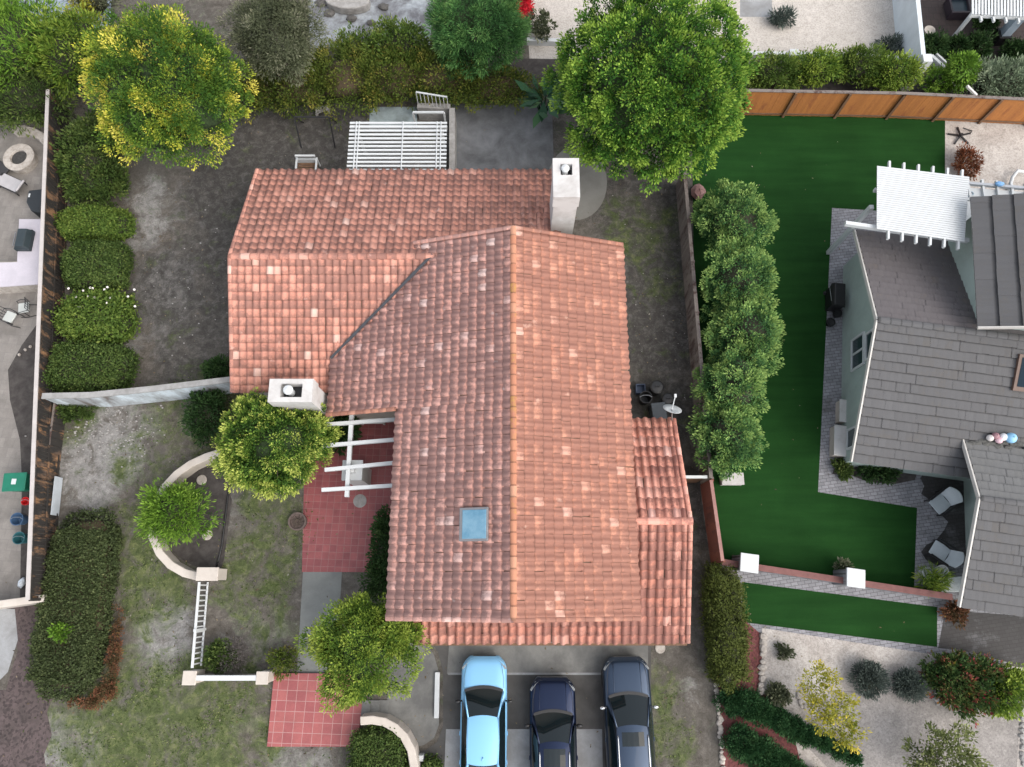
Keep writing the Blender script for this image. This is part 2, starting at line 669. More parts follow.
M['patio_l'] = grid_mat('patio_pavers', (.27, .25, .23), (.225, .207, .19), (.20, .186, .175), .45, .45, .008, .5, math.radians(4), .9, (.13, .12, .11), .3)
M['patio_r'] = grid_mat('brown_patio_pavers', (.075, .055, .05), (.055, .042, .04), (.035, .03, .028), .4, .4, .012, .5, 0, .9)
M['flagstone'] = stained('pale_flagstone', (.40, .44, .47), (.12, .12, .13), .62, .95, .8, fine=6)
M['bluedeck'] = stained('pale_blue_deck', (.36, .42, .50), (.24, .29, .36), .4, .5, .7)
M['sandy'] = stained('sandy_gravel', (.50, .46, .42), (.34, .31, .28), .4, .7, .95, fine=9, bmp=.3)
M['gravel'] = stained('pale_gravel', (.47, .45, .43), (.28, .265, .25), .6, .8, .95, fine=7, bmp=.35)
M['gravel_shade'] = stained('grey_gravel', (.33, .31, .30), (.22, .21, .20), .5, .8, .95, fine=14, bmp=.4)
M['mulch_red'] = stained('red_mulch', (.16, .05, .048), (.075, .026, .026), .5, 3.0, .95, fine=14, bmp=.5)
M['mulch'] = stained('brown_mulch', (.050, .040, .038), (.092, .072, .072), .40, 3.4, .95, fine=14, bmp=.5)
M['soil'] = stained('dark_soil', (.035, .030, .028), (.065, .058, .054), .5, 2.2, .95, fine=16, bmp=.5)
M['turf'] = None
M['lavender'] = stained('pale_counter', (.50, .47, .52), (.38, .36, .40), .3, .7, .7)
M['rock'] = stained('pale_stone', (.48, .44, .40), (.28, .25, .22), .5, 5, .9)
M['rockgrey'] = stained('grey_stone', (.36, .35, .34), (.22, .21, .20), .5, 3, .9)
M['bark'] = stained('bark', (.11, .085, .065), (.05, .04, .032), .5, 5, .95, (1, 1, .3))
M['palebark'] = stained('pale_bark', (.25, .22, .19), (.12, .1, .085), .5, 5, .95, (1, 1, .3))
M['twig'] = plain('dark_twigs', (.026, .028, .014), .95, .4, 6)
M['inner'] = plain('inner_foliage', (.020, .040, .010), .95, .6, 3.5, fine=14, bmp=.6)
M['twig_brown'] = plain('brown_twigs', (.06, .042, .022), .95, .4, 6)


def turf_mat():
    m, nt, b = new_mat('artificial_turf')
    b.inputs['Roughness'].default_value = .8
    b.inputs['Specular IOR Level'].default_value = .05
    mp = nt.nodes.new('ShaderNodeMapping')
    mp.inputs['Rotation'].default_value = (0, 0, math.radians(3))
    mp.inputs['Scale'].default_value = (.25, 2.2, 1)
    nt.links.new(coords(nt), mp.inputs[0])
    c = ramp(nt, noise(nt, 1.0, 5, .6, mp.outputs[0]), [(.3, (.0105, .044, .0100)), (.7, (.0158, .062, .0138))])
    c = mix(nt, .6, c, ramp(nt, noise(nt, 70, 3, .7), [(.3, .55), (.75, 1.1)]), 'MULTIPLY')
    c = mix(nt, .5, c, ramp(nt, noise(nt, .6, 4, .6), [(.35, .75), (.7, 1.1)]), 'MULTIPLY')
    nt.links.new(c, b.inputs['Base Color'])
    bump(nt, b, noise(nt, 90, 2, .7), .5, .03)
    return m


M['turf'] = turf_mat()


def gravel_mat(name, c1, c2, c3, size=20, lo=.70):
    """loose stone: patches, and single pebbles each with its own tone"""
    m, nt, b = new_mat(name)
    b.inputs['Roughness'].default_value = .95
    v = nt.nodes.new('ShaderNodeTexVoronoi')
    v.inputs['Scale'].default_value = size
    nt.links.new(coords(nt), v.inputs['Vector'])
    sep = nt.nodes.new('ShaderNodeSeparateColor')
    nt.links.new(v.outputs['Color'], sep.inputs[0])
    n1 = ramp(nt, noise(nt, .7, 10, .75, None, .5), [(.36, 0), (.62, 1)])
    c = mix(nt, n1, c1, c2)
    n2 = ramp(nt, noise(nt, 2.6, 8, .75), [(.52, 0), (.7, .8)])
    c = mix(nt, n2, c, c3)
    c = mix(nt, .8, c, ramp(nt, sep.outputs[0], [(0, lo), (.5, .96), (1, 1.12)]), 'MULTIPLY')
    nt.links.new(c, b.inputs['Base Color'])
    bump(nt, b, v.outputs['Distance'], -.6, .03)
    return m


M['gravel'] = gravel_mat('pale_loose_gravel', (.46, .43, .40), (.33, .30, .275), (.215, .19, .17))
M['gravel_shade'] = gravel_mat('grey_loose_gravel', (.29, .27, .255), (.20, .185, .175), (.37, .35, .33))
M['mulch_red'] = gravel_mat('red_bark_mulch', (.155, .047, .046), (.105, .034, .033), (.20, .09, .085), 14, .45)
M['mulch'] = gravel_mat('brown_bark_mulch', (.060, .046, .044), (.092, .068, .068), (.034, .029, .028), 11, .3)
M['sandy'] = gravel_mat('sandy_loose_gravel', (.47, .435, .40), (.40, .37, .335), (.33, .30, .27))


def fence_mat(name, c1, c2, c3, amount=.5):
    """boards: each its own tone, weathered along the grain"""
    m, nt, b = new_mat(name)
    b.inputs['Roughness'].default_value = .85
    g = nt.nodes.new('ShaderNodeNewGeometry')
    a = ramp(nt, g.outputs['Random Per Island'], [(0, c1), (1, c2)])
    mp = nt.nodes.new('ShaderNodeMapping')
    mp.inputs['Scale'].default_value = (1, 1, .35)
    nt.links.new(coords(nt), mp.inputs[0])
    n1 = noise(nt, 2.2, 7, .7, mp.outputs[0])
    c = mix(nt, ramp(nt, n1, [(.62 - .25 * amount, 0), (.74 - .25 * amount, 1)]), a, c3)
    c = mix(nt, .5, c, ramp(nt, noise(nt, 25, 4, .7, mp.outputs[0]), [(.3, .5), (.7, 1)]), 'MULTIPLY')
    nt.links.new(c, b.inputs['Base Color'])
    return m


M['fence_dark'] = fence_mat('dark_weathered_boards', (.33, .17, .075), (.13, .085, .06), (.022, .019, .017), .95)
M['fence_grey'] = fence_mat('grey_weathered_boards', (.23, .20, .18), (.15, .125, .115), (.07, .04, .035), .45)
M['fence_red'] = fence_mat('red_stained_boards', (.20, .062, .04), (.155, .046, .032), (.09, .03, .024), .35)
M['fence_orange'] = fence_mat('orange_stained_boards', (.47, .185, .048), (.39, .15, .040), (.31, .11, .035), .35)


def tile_mat(name, stops, lich, amt, edge=.5, pale=None, lap_shade=0):
    m, nt, b = new_mat(name)
    b.inputs['Roughness'].default_value = .8
    t, al = attr(nt, 'tint'), attr(nt, 'along')
    c = ramp(nt, t, stops)
    # lichen: patches over many tiles, specks, and the weathered lower end of each tile
    n1 = noise(nt, .55, 6, .65)
    n2 = noise(nt, 7.0, 5, .75)
    m1 = nt.nodes.new('ShaderNodeMath')
    m1.operation = 'MULTIPLY_ADD'
    nt.links.new(al, m1.inputs[0])
    m1.inputs[1].default_value = edge * .3
    nt.links.new(n2, m1.inputs[2])
    m2 = nt.nodes.new('ShaderNodeMath')
    m2.operation = 'MULTIPLY_ADD'
    nt.links.new(n1, m2.inputs[0])
    m2.inputs[1].default_value = .8
    nt.links.new(m1.outputs[0], m2.inputs[2])
    m3 = nt.nodes.new('ShaderNodeMath')
    m3.operation = 'MULTIPLY_ADD'
    nt.links.new(t, m3.inputs[0])
    m3.inputs[1].default_value = -.55
    nt.links.new(m2.outputs[0], m3.inputs[2])
    hi = 1.0 - amt * .35
    f = ramp(nt, m3.outputs[0], [(hi - .11, 0.0), (hi + .11, .85)])
    c = mix(nt, f, c, lich)
    if pale:
        n3 = noise(nt, 1.9, 4, .6)
        c = mix(nt, ramp(nt, n3, [(.66, 0), (.74, .6)]), c, pale)
    if lap_shade:  # gap shade under the lip of the course above, painted as a dark line
        c = mix(nt, 1.0, c, ramp(nt, al, [(.17, lap_shade), (.27, 1.0)]), 'MULTIPLY')
    c = mix(nt, .35, c, ramp(nt, noise(nt, 30, 3, .7), [(.3, .55), (.7, 1.0)]), 'MULTIPLY')
    nt.links.new(c, b.inputs['Base Color'])
    bump(nt, b, noise(nt, 40, 3, .7), .2, .01)
    return m


TERRA = [(0.0, (.33, .105, .065)), (.35, (.46, .165, .10)), (.7, (.56, .22, .14)), (1.0, (.66, .40, .32))]
M['tile_w'] = tile_mat('weathered_clay_tiles', [(0.0, (.42, .175, .125)), (.4, (.56, .275, .215)), (.75, (.65, .36, .30)), (1.0, (.70, .52, .47))], (.29, .17, .15), .58, 1.5, (.58, .45, .42), lap_shade=.62)
M['tile_e'] = tile_mat('orange_clay_tiles', [(0.0, (.30, .115, .074)), (.4, (.385, .163, .106)), (.75, (.445, .21, .142)), (1.0, (.52, .32, .26))], (.235, .11, .082), .62, 1.6, (.52, .33, .26), lap_shade=.62)
M['tile_n'] = tile_mat('salmon_clay_tiles', [(0.0, (.38, .16, .117)), (.4, (.48, .212, .155)), (.8, (.56, .275, .21)), (1.0, (.62, .41, .345))], (.25, .125, .10), .42, 1.1, (.60, .40, .35), lap_shade=.55)
M['tile_front'] = tile_mat('brown_salmon_clay_tiles', [(0.0, (.32, .115, .08)), (.5, (.42, .17, .12)), (1.0, (.50, .27, .22))], (.22, .10, .08), .6, 1.0, (.5, .32, .26), lap_shade=.6)
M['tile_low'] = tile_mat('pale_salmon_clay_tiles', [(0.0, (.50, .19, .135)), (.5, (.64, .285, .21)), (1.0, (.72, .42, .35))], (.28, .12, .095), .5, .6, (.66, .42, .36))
M['ridge'] = tile_mat('ridge_clay_tiles', [(0.0, (.33, .13, .08)), (.5, (.42, .18, .105)), (1.0, (.48, .25, .16))], (.40, .22, .06), .2, .3, lap_shade=.5)
M['slate'] = tile_mat('grey_flat_tiles', [(0.0, (.074, .074, .078)), (.5, (.083, .083, .087)), (1.0, (.096, .096, .100))], (.085, .08, .076), .3, .5, lap_shade=.45)
M['slate_brown'] = tile_mat('brown_grey_flat_tiles', [(0.0, (.090, .082, .086)), (.5, (.100, .090, .094)), (1.0, (.112, .102, .104))], (.105, .09, .085), .25, .4, lap_shade=.7)
M['slate_pale'] = tile_mat('pale_grey_flat_tiles', [(0.0, (.108, .110, .112)), (.5, (.120, .122, .124)), (1.0, (.135, .137, .138))], (.13, .13, .127), .4, .4, lap_shade=.5)
M['moss_dark'] = plain('valley_metal', (.045, .048, .055), .6, .3, 4)


def glass(name, c, rough=.08, spec=.5):
    m, nt, b = new_mat(name)
    b.inputs['Base Color'].default_value = (*c, 1)
    b.inputs['Roughness'].default_value = rough
    b.inputs['Specular IOR Level'].default_value = spec
    return m


M['glass'] = glass('window_glass', (.03, .05, .055))
M['glass_car'] = glass('tinted_car_glass', (.006, .011, .013), .04)
M['glass_sky'] = stained('skylight_glass', (.10, .235, .34), (.16, .29, .38), .5, 2.0, .18, fine=12, bmp=.0)

# ------------------------------------------------------------------ camera, light, air
cam = bpy.data.cameras.new('camera')
co = bpy.data.objects.new('camera', cam)
COL.objects.link(co)
co.location = (0, 0, H)
co.rotation_euler = (T, 0, 0)
cam.sensor_width = 36
cam.lens = F / 1024 * 36
cam.clip_end = 2000
S.camera = co

SUN_AZ, SUN_EL = 122.0, 46.0
w = bpy.data.worlds.new('World')
S.world = w
w.use_nodes = True
nt = w.node_tree
bg = nt.nodes['Background']
sky = nt.nodes.new('ShaderNodeTexSky')
sky.sky_type = 'NISHITA'
sky.sun_disc = False
sky.sun_elevation = math.radians(SUN_EL)
sky.sun_rotation = math.radians(SUN_AZ)
sky.air_density = 1.0
sky.dust_density = 2.5
hs = nt.nodes.new('ShaderNodeHueSaturation')
hs.inputs['Saturation'].default_value = .32
nt.links.new(sky.outputs[0], hs.inputs['Color'])
nt.links.new(hs.outputs[0], bg.inputs[0])
bg.inputs[1].default_value = .15
sl = bpy.data.lights.new('sun', 'SUN')
sl.energy = 0.75
sl.angle = math.radians(60)
sl.color = (1, .86, .68)
so = bpy.data.objects.new('sun', sl)
COL.objects.link(so)
az, el = math.radians(SUN_AZ), math.radians(SUN_EL)
sd = Vector((math.sin(az) * math.cos(el), math.cos(az) * math.cos(el), math.sin(el)))
so.rotation_euler = sd.to_track_quat('Z', 'Y').to_euler()
so.location = sd * 60
vs = S.view_settings
vs.view_transform = 'Standard'
vs.look = 'None'
vs.gamma = 1
vs.exposure = 1.32
vs.use_curve_mapping = False
S.cycles.max_bounces = 6
S.cycles.diffuse_bounces = 3
S.cycles.use_denoising = True

# ------------------------------------------------------------------ ground: one sheet
def seeded_noise(x, y, f, seed):
    r = np.random.default_rng(seed)
    o = np.zeros_like(x)
    for k in range(4):
        for _ in range(4):
            a = r.uniform(0, 6.28)
            ff = f * 2 ** k * r.uniform(.7, 1.3)
            o += np.sin((x * math.cos(a) + y * math.sin(a)) * ff + r.uniform(0, 6.28)) / 2 ** k / 4
    return o


def field(x, y, lst, seed):
    n = seeded_noise(x, y, 1.0, seed)
    out = np.zeros_like(x)
    for (px, py, r, amt) in lst:
        c = P(px, py)
        R = r * scale_at(py)
        d = np.sqrt((x - c.x) ** 2 + (y - c.y) ** 2) / R + n * .22
        out = np.maximum(out, amt * np.clip((1.25 - d) / .6, 0, 1))
    return out


GRASS = [(120, 730, 75, .95), (190, 720, 60, .95), (230, 700, 50, .8), (150, 590, 42, .9), (140, 540, 40, .8), (255, 560, 45, .75), (275, 520, 40, .75),
         (262, 610, 35, .6), (150, 460, 38, .6), (165, 425, 40, .55), (70, 420, 30, .9), (240, 745, 50, .7), (280, 640, 26, .4), (210, 440, 28, .7),
         (660, 690, 24, .6), (670, 740, 26, .7), (640, 235, 40, .6), (625, 210, 26, .5), (660, 285, 30, .35), (200, 400, 40, .5), (215, 400, 30, .7), (340, 750, 20, .3),
         (180, 490, 30, .5), (130, 690, 45, .7), (290, 745, 30, .3), (150, 620, 30, .5)]
PALE = [(100, 460, 45, .75), (120, 430, 42, .65), (85, 490, 25, .7), (165, 635, 32, .75), (160, 660, 26, .6), (70, 745, 35, .7), (300, 755, 40, .5), (150, 230, 26, .55), (168, 280, 34, .8), (165, 310, 30, .6),
        (150, 340, 30, .4), (190, 200, 30, .4), (240, 490, 20, .4), (200, 415, 25, .45), (245, 720, 20, .3), (640, 710, 16, .3), (690, 690, 20, .4), (230, 520, 16, .5), (260, 640, 35, .35), (145, 195, 22, .6)]
DARK = [(300, 140, 90, .9), (200, 280, 75, .75), (230, 200, 60, .9), (205, 350, 60, .7), (640, 330, 70, .9), (650, 250, 60, .8), (650, 420, 60, 1.0), (660, 180, 50, .7), (600, 180, 50, .6), (255, 120, 60, .9),
        (695, 500, 45, .8), (700, 600, 40, .5), (500, 140, 60, .6), (225, 480, 40, .45), (250, 650, 25, .4)]
xs = np.unique(np.concatenate([np.linspace(-400, -40, 10), np.linspace(-40, -26, 15), np.linspace(-26, 26, 300), np.linspace(26, 40, 15), np.linspace(40, 400, 10)]))
ys = np.unique(np.concatenate([np.linspace(-400, -40, 10), np.linspace(-40, -10, 20), np.linspace(-10, 32, 240), np.linspace(32, 60, 20), np.linspace(60, 400, 10)]))
gx, gy = np.meshgrid(xs, ys)
fx, fy = gx.ravel(), gy.ravel()
ny, nx = gx.shape
me = bpy.data.meshes.new('ground')
idx = np.arange(nx * ny).reshape(ny, nx)
fs_ = np.stack([idx[:-1, :-1], idx[:-1, 1:], idx[1:, 1:], idx[1:, :-1]], -1).reshape(-1, 4)
me.from_pydata(np.stack([fx, fy, np.zeros_like(fx)], -1).tolist(), [], fs_.tolist())
GRASS = [(x, y, r, a * .76) for x, y, r, a in GRASS]
for nm, lst, sd_ in (('grass', GRASS, 1), ('pale', PALE, 2), ('dark', DARK, 3)):
    a = me.attributes.new(nm, 'FLOAT', 'POINT')
    a.data.foreach_set('value', field(fx, fy, lst, sd_).astype(np.float32))


def ground_mat():
    m, nt, b = new_mat('yard_earth')
    b.inputs['Roughness'].default_value = .95
    b.inputs['Specular IOR Level'].default_value = .2
    n_patch = ramp(nt, noise(nt, .9, 12, .76, None, .6), [(.33, 0), (.67, 1)])
    n_mid = ramp(nt, noise(nt, 2.6, 10, .78, None, .4), [(.2, 0), (.8, 1)])
    n_fine = noise(nt, 15, 8, .85)
    n_big = noise(nt, .3, 5, .6)

    def masked(name, gain, nz, soft=.3, top=1.0):
        a = nt.nodes.new('ShaderNodeMath')
        a.operation = 'MULTIPLY_ADD'
        nt.links.new(nz, a.inputs[0])
        a.inputs[1].default_value = gain
        nt.links.new(attr(nt, name), a.inputs[2])
        t = .5 + gain * .5
        r = ramp(nt, a.outputs[0], [(0, 0), (1, top)])
        mr = nt.nodes.new('ShaderNodeMapRange')
        mr.inputs['From Min'].default_value = t - soft
        mr.inputs['From Max'].default_value = t + soft
        mr.inputs['To Max'].default_value = top
        nt.links.new(a.outputs[0], mr.inputs[0])
        return mr.outputs[0]
    earth = ramp(nt, n_mid, [(.2, (.058, .050, .041)), (.5, (.108, .096, .083)), (.8, (.188, .170, .150))])
    earth = mix(nt, ramp(nt, n_big, [(.4, 0), (.65, .5)]), earth, (.115, .112, .102))
    pale = ramp(nt, n_mid, [(.15, (.13, .125, .118)), (.5, (.24, .235, .228)), (.85, (.40, .39, .38))])
    earth = mix(nt, masked('pale', 1.3, n_patch, .28, .95), earth, pale)
    dk = ramp(nt, n_mid, [(.2, (.040, .037, .034)), (.5, (.068, .064, .060)), (.8, (.14, .134, .127))])
    earth = mix(nt, masked('dark', .9, n_patch, .3), earth, dk)
    gr = ramp(nt, n_mid, [(.2, (.036, .050, .016)), (.5, (.076, .100, .034)), (.8, (.165, .178, .072))])
    earth = mix(nt, masked('grass', 1.3, n_patch, .3, .92), earth, gr)
    spk = noise(nt, 7.0, 2, .4)
    earth = mix(nt, ramp(nt, spk, [(.71, 0), (.75, .5)]), earth, (.22, .215, .205))
    earth = mix(nt, .75, earth, ramp(nt, n_fine, [(.3, .42), (.7, 1.25)]), 'MULTIPLY')
    nt.links.new(earth, b.inputs['Base Color'])
    bump(nt, b, n_fine, .6, .05)
    return m


kind(link_mesh('ground', me, ground_mat()), 'structure')

# grass blades where the lawn still grows
N = 110000
A_ = P(0, 400)
gxr = RNG.uniform(-23, 8, N)
gyr = RNG.uniform(-9, 12, N)
dens = field(gxr, gyr, GRASS, 1)
dens = dens * np.clip(.55 + .75 * seeded_noise(gxr, gyr, 2.2, 9), 0, 1.3)
k = RNG.uniform(0, 1, N) < dens ** 1.5 * 1.1
gxr, gyr = gxr[k], gyr[k]
n = len(gxr)
pos = np.stack([gxr, gyr, np.full(n, .003)], -1)
d = unit(RNG.normal(size=(n, 3)) * np.array([1, 1, .2]) + np.array([0, 0, .55]))
upv = unit(RNG.normal(size=(n, 3)) * .6 + np.array([0, 0, 1]))
M['blade'] = leaf_mat('grass_blades', [(0, (.035, .06, .015)), (.5, (.085, .125, .034)), (1, (.22, .24, .10))], .2)
LAWN_BLADES = (pos, d, upv, RNG.uniform(.06, .16, n), RNG.normal(.45, .25, n))


def sheets(name, pxs, z, mat, struct_=True):
    mb = MB()
    for poly in (pxs if isinstance(pxs[0][0], (tuple, list)) else [pxs]):
        mb.sheet([P(x, y) for x, y in poly], z)
    return struct(name, mb, mat)


def arc(cx, cy, r, a0, a1, n=16, ry=None):
    return [(cx + r * math.cos(math.radians(a0 + (a1 - a0) * i / n)), cy - (ry or r) * math.sin(math.radians(a0 + (a1 - a0) * i / n))) for i in range(n + 1)]


# our plot
sheets('driveway', [(445, 630), (651, 630), (651, 676), (651, 830), (436, 830), (440, 760), (444, 720)], .006, M['concrete_dark'])
sheets('garage_apron', [(450, 630), (648, 630), (648, 674), (447, 674)], .013, M['concrete'])
sheets('driveway_panel', [(446, 729), (602, 729), (604, 830), (442, 830)], .018, M['concrete_light'])
sheets('driveway_strip', [(448, 672.6), (648, 672.6), (648, 674.8), (448, 674.8)], .022, M['concrete_light'])
sheets('parking_slab', [(392, 640)] + [(425, 640), (434, 655), (439, 672), (439, 725), (434, 738), (424, 745), (408, 748), (395, 735), (386, 715)], .014, M['concrete'])
sheets('slab_border', [(392, 636), (427, 636), (438, 652), (443, 672), (443, 727), (437, 742), (426, 750), (408, 752), (440, 775), (450, 775), (446, 640), (440, 632)], .010, M['concrete_dark'])
sheets('tile_path', [(306, 400), (398, 400), (396, 480), (392, 572), (302, 572)], .010, M['redtile'])
sheets('concrete_path', [(303, 572), (342, 572), (336, 673), (297, 673)], .010, stained('grey_green_concrete', (.205, .215, .205), (.14, .145, .14), .45, .8, .9))
mb = MB()
mb.prism([P(275, 673), P(366, 673), P(358, 746), P(268, 746)], 0, .13)
struct('tile_landing', mb, M['redtile_big'])
mb = MB()
for i, x in enumerate((362, 371, 380)):
    mb.prism([P(x, 700), P(x + 9, 700), P(x + 8, 722), P(x - 1, 722)], 0, .125 - .04 * i)
struct('steps', mb, M['concrete'])
sheets('patio_slab', [(449, 104), (552, 106), (556, 240), (449, 240)], .010, M['slab_dark'])
sheets('round_pad', [P_ for P_ in arc(577, 183, 30, 0, 360, 30, 37)], .014, M['slab_round'])
sheets('path_stone', [(370, 107), (417, 107), (417, 132), (369, 132)], .012, M['bluestone'])
sheets('planter_bed', arc(212, 517, 52, 80, 280, 20, 52) + [(224, 560), (232, 500)], .008, M['soil'])
sheets('mulch_bed', [(4, 604), (44, 606), (50, 630), (46, 655), (56, 690), (47, 712), (52, 735), (44, 755), (48, 780), (40, 830), (-60, 830), (-50, 690), (6, 690), (18, 650)], .008, M['mulch'])
# left neighbour
sheets('left_patio', [(-120, 120), (46, 120), (40, 320), (22, 345), (8, 370), (10, 400), (20, 440), (22, 480), (20, 604), (-120, 604)], .008, M['patio_l'])
sheets('left_soil', [(41, 318), (22, 345), (8, 370), (10, 400), (20, 440), (22, 480), (20, 604), (34, 604), (44, 400)], .006, M['soil'])
sheets('left_path', [(-120, 607), (15, 609), (18, 640), (8, 672), (-20, 700), (-120, 720)], .012, M['concrete_light'])
# behind
sheets('pool_deck', [(15, -60), (115, -60), (110, 26), (60, 34), (20, 30)], .008, M['bluedeck'])
sheets('flagstone_patio', [(305, -80), (440, -80), (430, 45), (310, 48)], .008, M['flagstone'])
sheets('sandy_yard', [(520, -80), (895, -80), (898, 62), (530, 66)], .006, M['sandy'])
sheets('sandy_slab', [(740, -30), (772, -30), (772, 17), (740, 17)], .010, M['concrete_light'])
sheets('red_bed', [(512, -60), (531, -60), (531, 20), (516, 18)], .010, plain('red_groundcover_soil', (.5, .02, .03), .8, .4, 6))
sheets('brown_patio', [(910, -80), (1180, -80), (1180, 85), (905, 80)], .008, M['patio_r'])
sheets('hillside_bed', [(500, 58), (905, 66), (1180, 80), (1180, 96), (740, 92), (500, 92)], .010, M['soil'])
# right neighbour
sheets('turf_lawn', [(692, 108), (945, 114), (945, 215), (832, 208), (818, 492), (917, 508), (914, 590), (726, 566), (707, 480), (694, 300)], .008, M['turf'])
sheets('turf_strip', [(742, 582), (937, 607), (937, 647), (742, 622)], .012, M['turf'])
sheets('paver_path', [(832, 206), (945, 214), (1100, 214), (1100, 560), (914, 592), (917, 508), (818, 492)], .006, M['paver'])
sheets('paver_walk', [(736, 562), (960, 592), (1024, 600), (1100, 610), (1100, 668), (937, 660), (742, 632)], .006, M['paver'])
sheets('damp_paving', [(926, 470), (940, 472), (985, 465), (990, 560), (950, 562), (938, 566), (926, 560), (921, 552), (926, 545), (936, 540), (944, 530), (948, 522), (940, 514), (932, 508), (927, 498), (921, 494), (924, 486), (920, 478)], .010, M['paver_dirty'])
sheets('damp_paving', [(945, 610), (1024, 616), (1060, 640), (1030, 668), (960, 650), (938, 648)], .010, M['paver_dirty'])
sheets('side_yard', [(945, 112), (1180, 122), (1180, 214), (945, 214)], .010, M['gravel'])
sheets('brick_edge', [(742, 107), (940, 112), (945, 117), (945, 119), (742, 110)], .012, M['paver'])
sheets('gravel_yard', [(762, 628), (937, 655), (1024, 668), (1100, 680), (1100, 830), (690, 830), (735, 760), (760, 690)], .012, M['gravel'])
sheets('gravel_drift', [(830, 690), (940, 695), (1020, 705), (1015, 800), (850, 790), (800, 740)], .016, M['gravel_shade'])
sheets('red_mulch_bed', [(708, 600), (742, 618), (763, 636), (760, 690), (790, 722), (800, 760), (800, 830), (724, 830), (717, 690)], .016, M['mulch_red'])
sheets('flower_bed', [(935, 660), (1024, 672), (1030, 712), (940, 704)], .018, M['soil'])
sheets('wall_bed', [(835, 466), (917, 472), (915, 480), (895, 484), (868, 482), (850, 475), (832, 474)], .014, M['soil'])
# ------------------------------------------------------------------ tiled roofs
def tiles(name, O, e, s, U, V, mat, parent, w=.33, L=.37, hump=.075, flat=False, lift=.032, jit=1.0, v0=0.0):
    """courses of tiles laid from O along e (unit, level) and down s (unit)"""
    O, e, s = (np.array(Vector(q), float) for q in (O, e, s))
    nrm = np.cross(e, s)
    if nrm[2] < 0:
        nrm = -nrm
    nu, nv = max(1, round(U / w)), max(1, round(V / L))
    w, L = U / nu, V / nv
    K = 3 if flat else 8
    t = np.linspace(0, 1, K)
    if flat:
        prof = np.zeros(K)
        prof[1] = .004
    else:
        q = np.clip(t / .64, 0, 1)
        prof = np.where(t < .64, np.sin(q * np.pi) ** .8, -.12 * np.sin((t - .64) / .36 * np.pi))
        prof = prof * hump
    verts, faces, tint, along = [], [], [], []
    base = 0
    rowt = RNG.normal(0, .05, nv)
    for i in range(-1 if flat else 0, nu):
        colt = RNG.normal(0, .05)
        for j in range(nv):
            off = (w * .5 if (flat and j % 2) else 0.0)
            if i < 0 and not off:
                continue
            du = RNG.normal(0, .010) * jit
            dl = RNG.normal(0, .006) * jit
            tw = RNG.normal(0, .008) * jit
            tv = np.clip(RNG.normal(.42, .10 if flat else .145) + colt + rowt[j] * 1.5, 0, 1)
            if RNG.uniform() < .02 and not flat:
                tv = RNG.uniform(.8, 1.0)
            a, b_ = j * L - .03, (j + 1) * L + .025 + RNG.normal(0, .006) * jit
            gap = -.001 if flat else 0
            if flat:
                du = tw = 0.0
            u = i * w + gap + t * (w - 2 * gap) + du + off
            if flat:
                u = np.clip(u, .015, U - .015)
                if u[-1] - u[0] < .02:
                    continue
            up = O + np.outer(u, e) + s * a + np.outer(prof * .92 + .002 + dl, nrm)
            lo = O + np.outer(u + tw, e) + s * b_ + np.outer(prof + lift + dl, nrm)
            lp = lo - nrm * (lift + .012) + s * .002
            verts += [up, lo, lp]
            for r in range(2):
                for c in range(K - 1):
                    faces.append((base + r * K + c, base + (r + 1) * K + c, base + (r + 1) * K + c + 1, base + r * K + c + 1))
            tint += [tv] * (3 * K)
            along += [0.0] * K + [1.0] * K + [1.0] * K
            base += 3 * K
    v = np.vstack(verts)
    if parent is not None:
        v = v - np.array(ORG.get(parent.name, Vector((0, 0, 0))))
    me = bpy.data.meshes.new(name)
    me.from_pydata(v.tolist(), [], faces)
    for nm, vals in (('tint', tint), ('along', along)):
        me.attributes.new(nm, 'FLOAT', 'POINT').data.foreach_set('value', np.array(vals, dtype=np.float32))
    if not flat:
        me.polygons.foreach_set('use_smooth', [(k % (2 * (K - 1))) < (K - 1) for k in range(len(faces))])
    # face winding towards the normal
    me.update()
    if me.polygons[0].normal.dot(Vector(nrm)) < 0:
        me.flip_normals()
    return link_mesh(name, me, mat, parent)


def ridge_caps(name, a, b, r, mat, parent, L=.42, squash=.8, flat=False):
    a, b = np.array(Vector(a)), np.array(Vector(b))
    d = b - a
    ln = np.linalg.norm(d)
    d = d / ln
    sd = np.cross(d, [0, 0, 1.0])
    sd /= np.linalg.norm(sd)
    up = np.cross(sd, d)
    n = max(1, round(ln / L))
    L = ln / n
    K = 7
    th = np.linspace(-.15, math.pi + .15, K)
    verts, faces, tint, along = [], [], [], []
    base = 0
    for i in range(n):
        tv = float(np.clip(RNG.normal(.5, .2), 0, 1))
        for (s0, rr) in ((i * L - .02, r * .9), ((i + 1) * L + .03, r * 1.05), ((i + 1) * L + .032, r * .85)):
            verts.append(a + d * s0 + np.outer(np.cos(th) * rr, sd) + np.outer(np.sin(th) * rr * squash, up))
        for q in range(2):
            for c in range(K - 1):
                faces.append((base + q * K + c, base + q * K + c + 1, base + (q + 1) * K + c + 1, base + (q + 1) * K + c))
        tint += [tv] * (3 * K)
        along += [0] * K + [1] * (2 * K)
        base += 3 * K
    v = np.vstack(verts)
    if parent is not None:
        v = v - np.array(ORG.get(parent.name, Vector((0, 0, 0))))
    me = bpy.data.meshes.new(name)
    me.from_pydata(v.tolist(), [], faces)
    for nm, vals in (('tint', tint), ('along', along)):
        me.attributes.new(nm, 'FLOAT', 'POINT').data.foreach_set('value', np.array(vals, dtype=np.float32))
    me.update()
    return link_mesh(name, me, mat, parent)


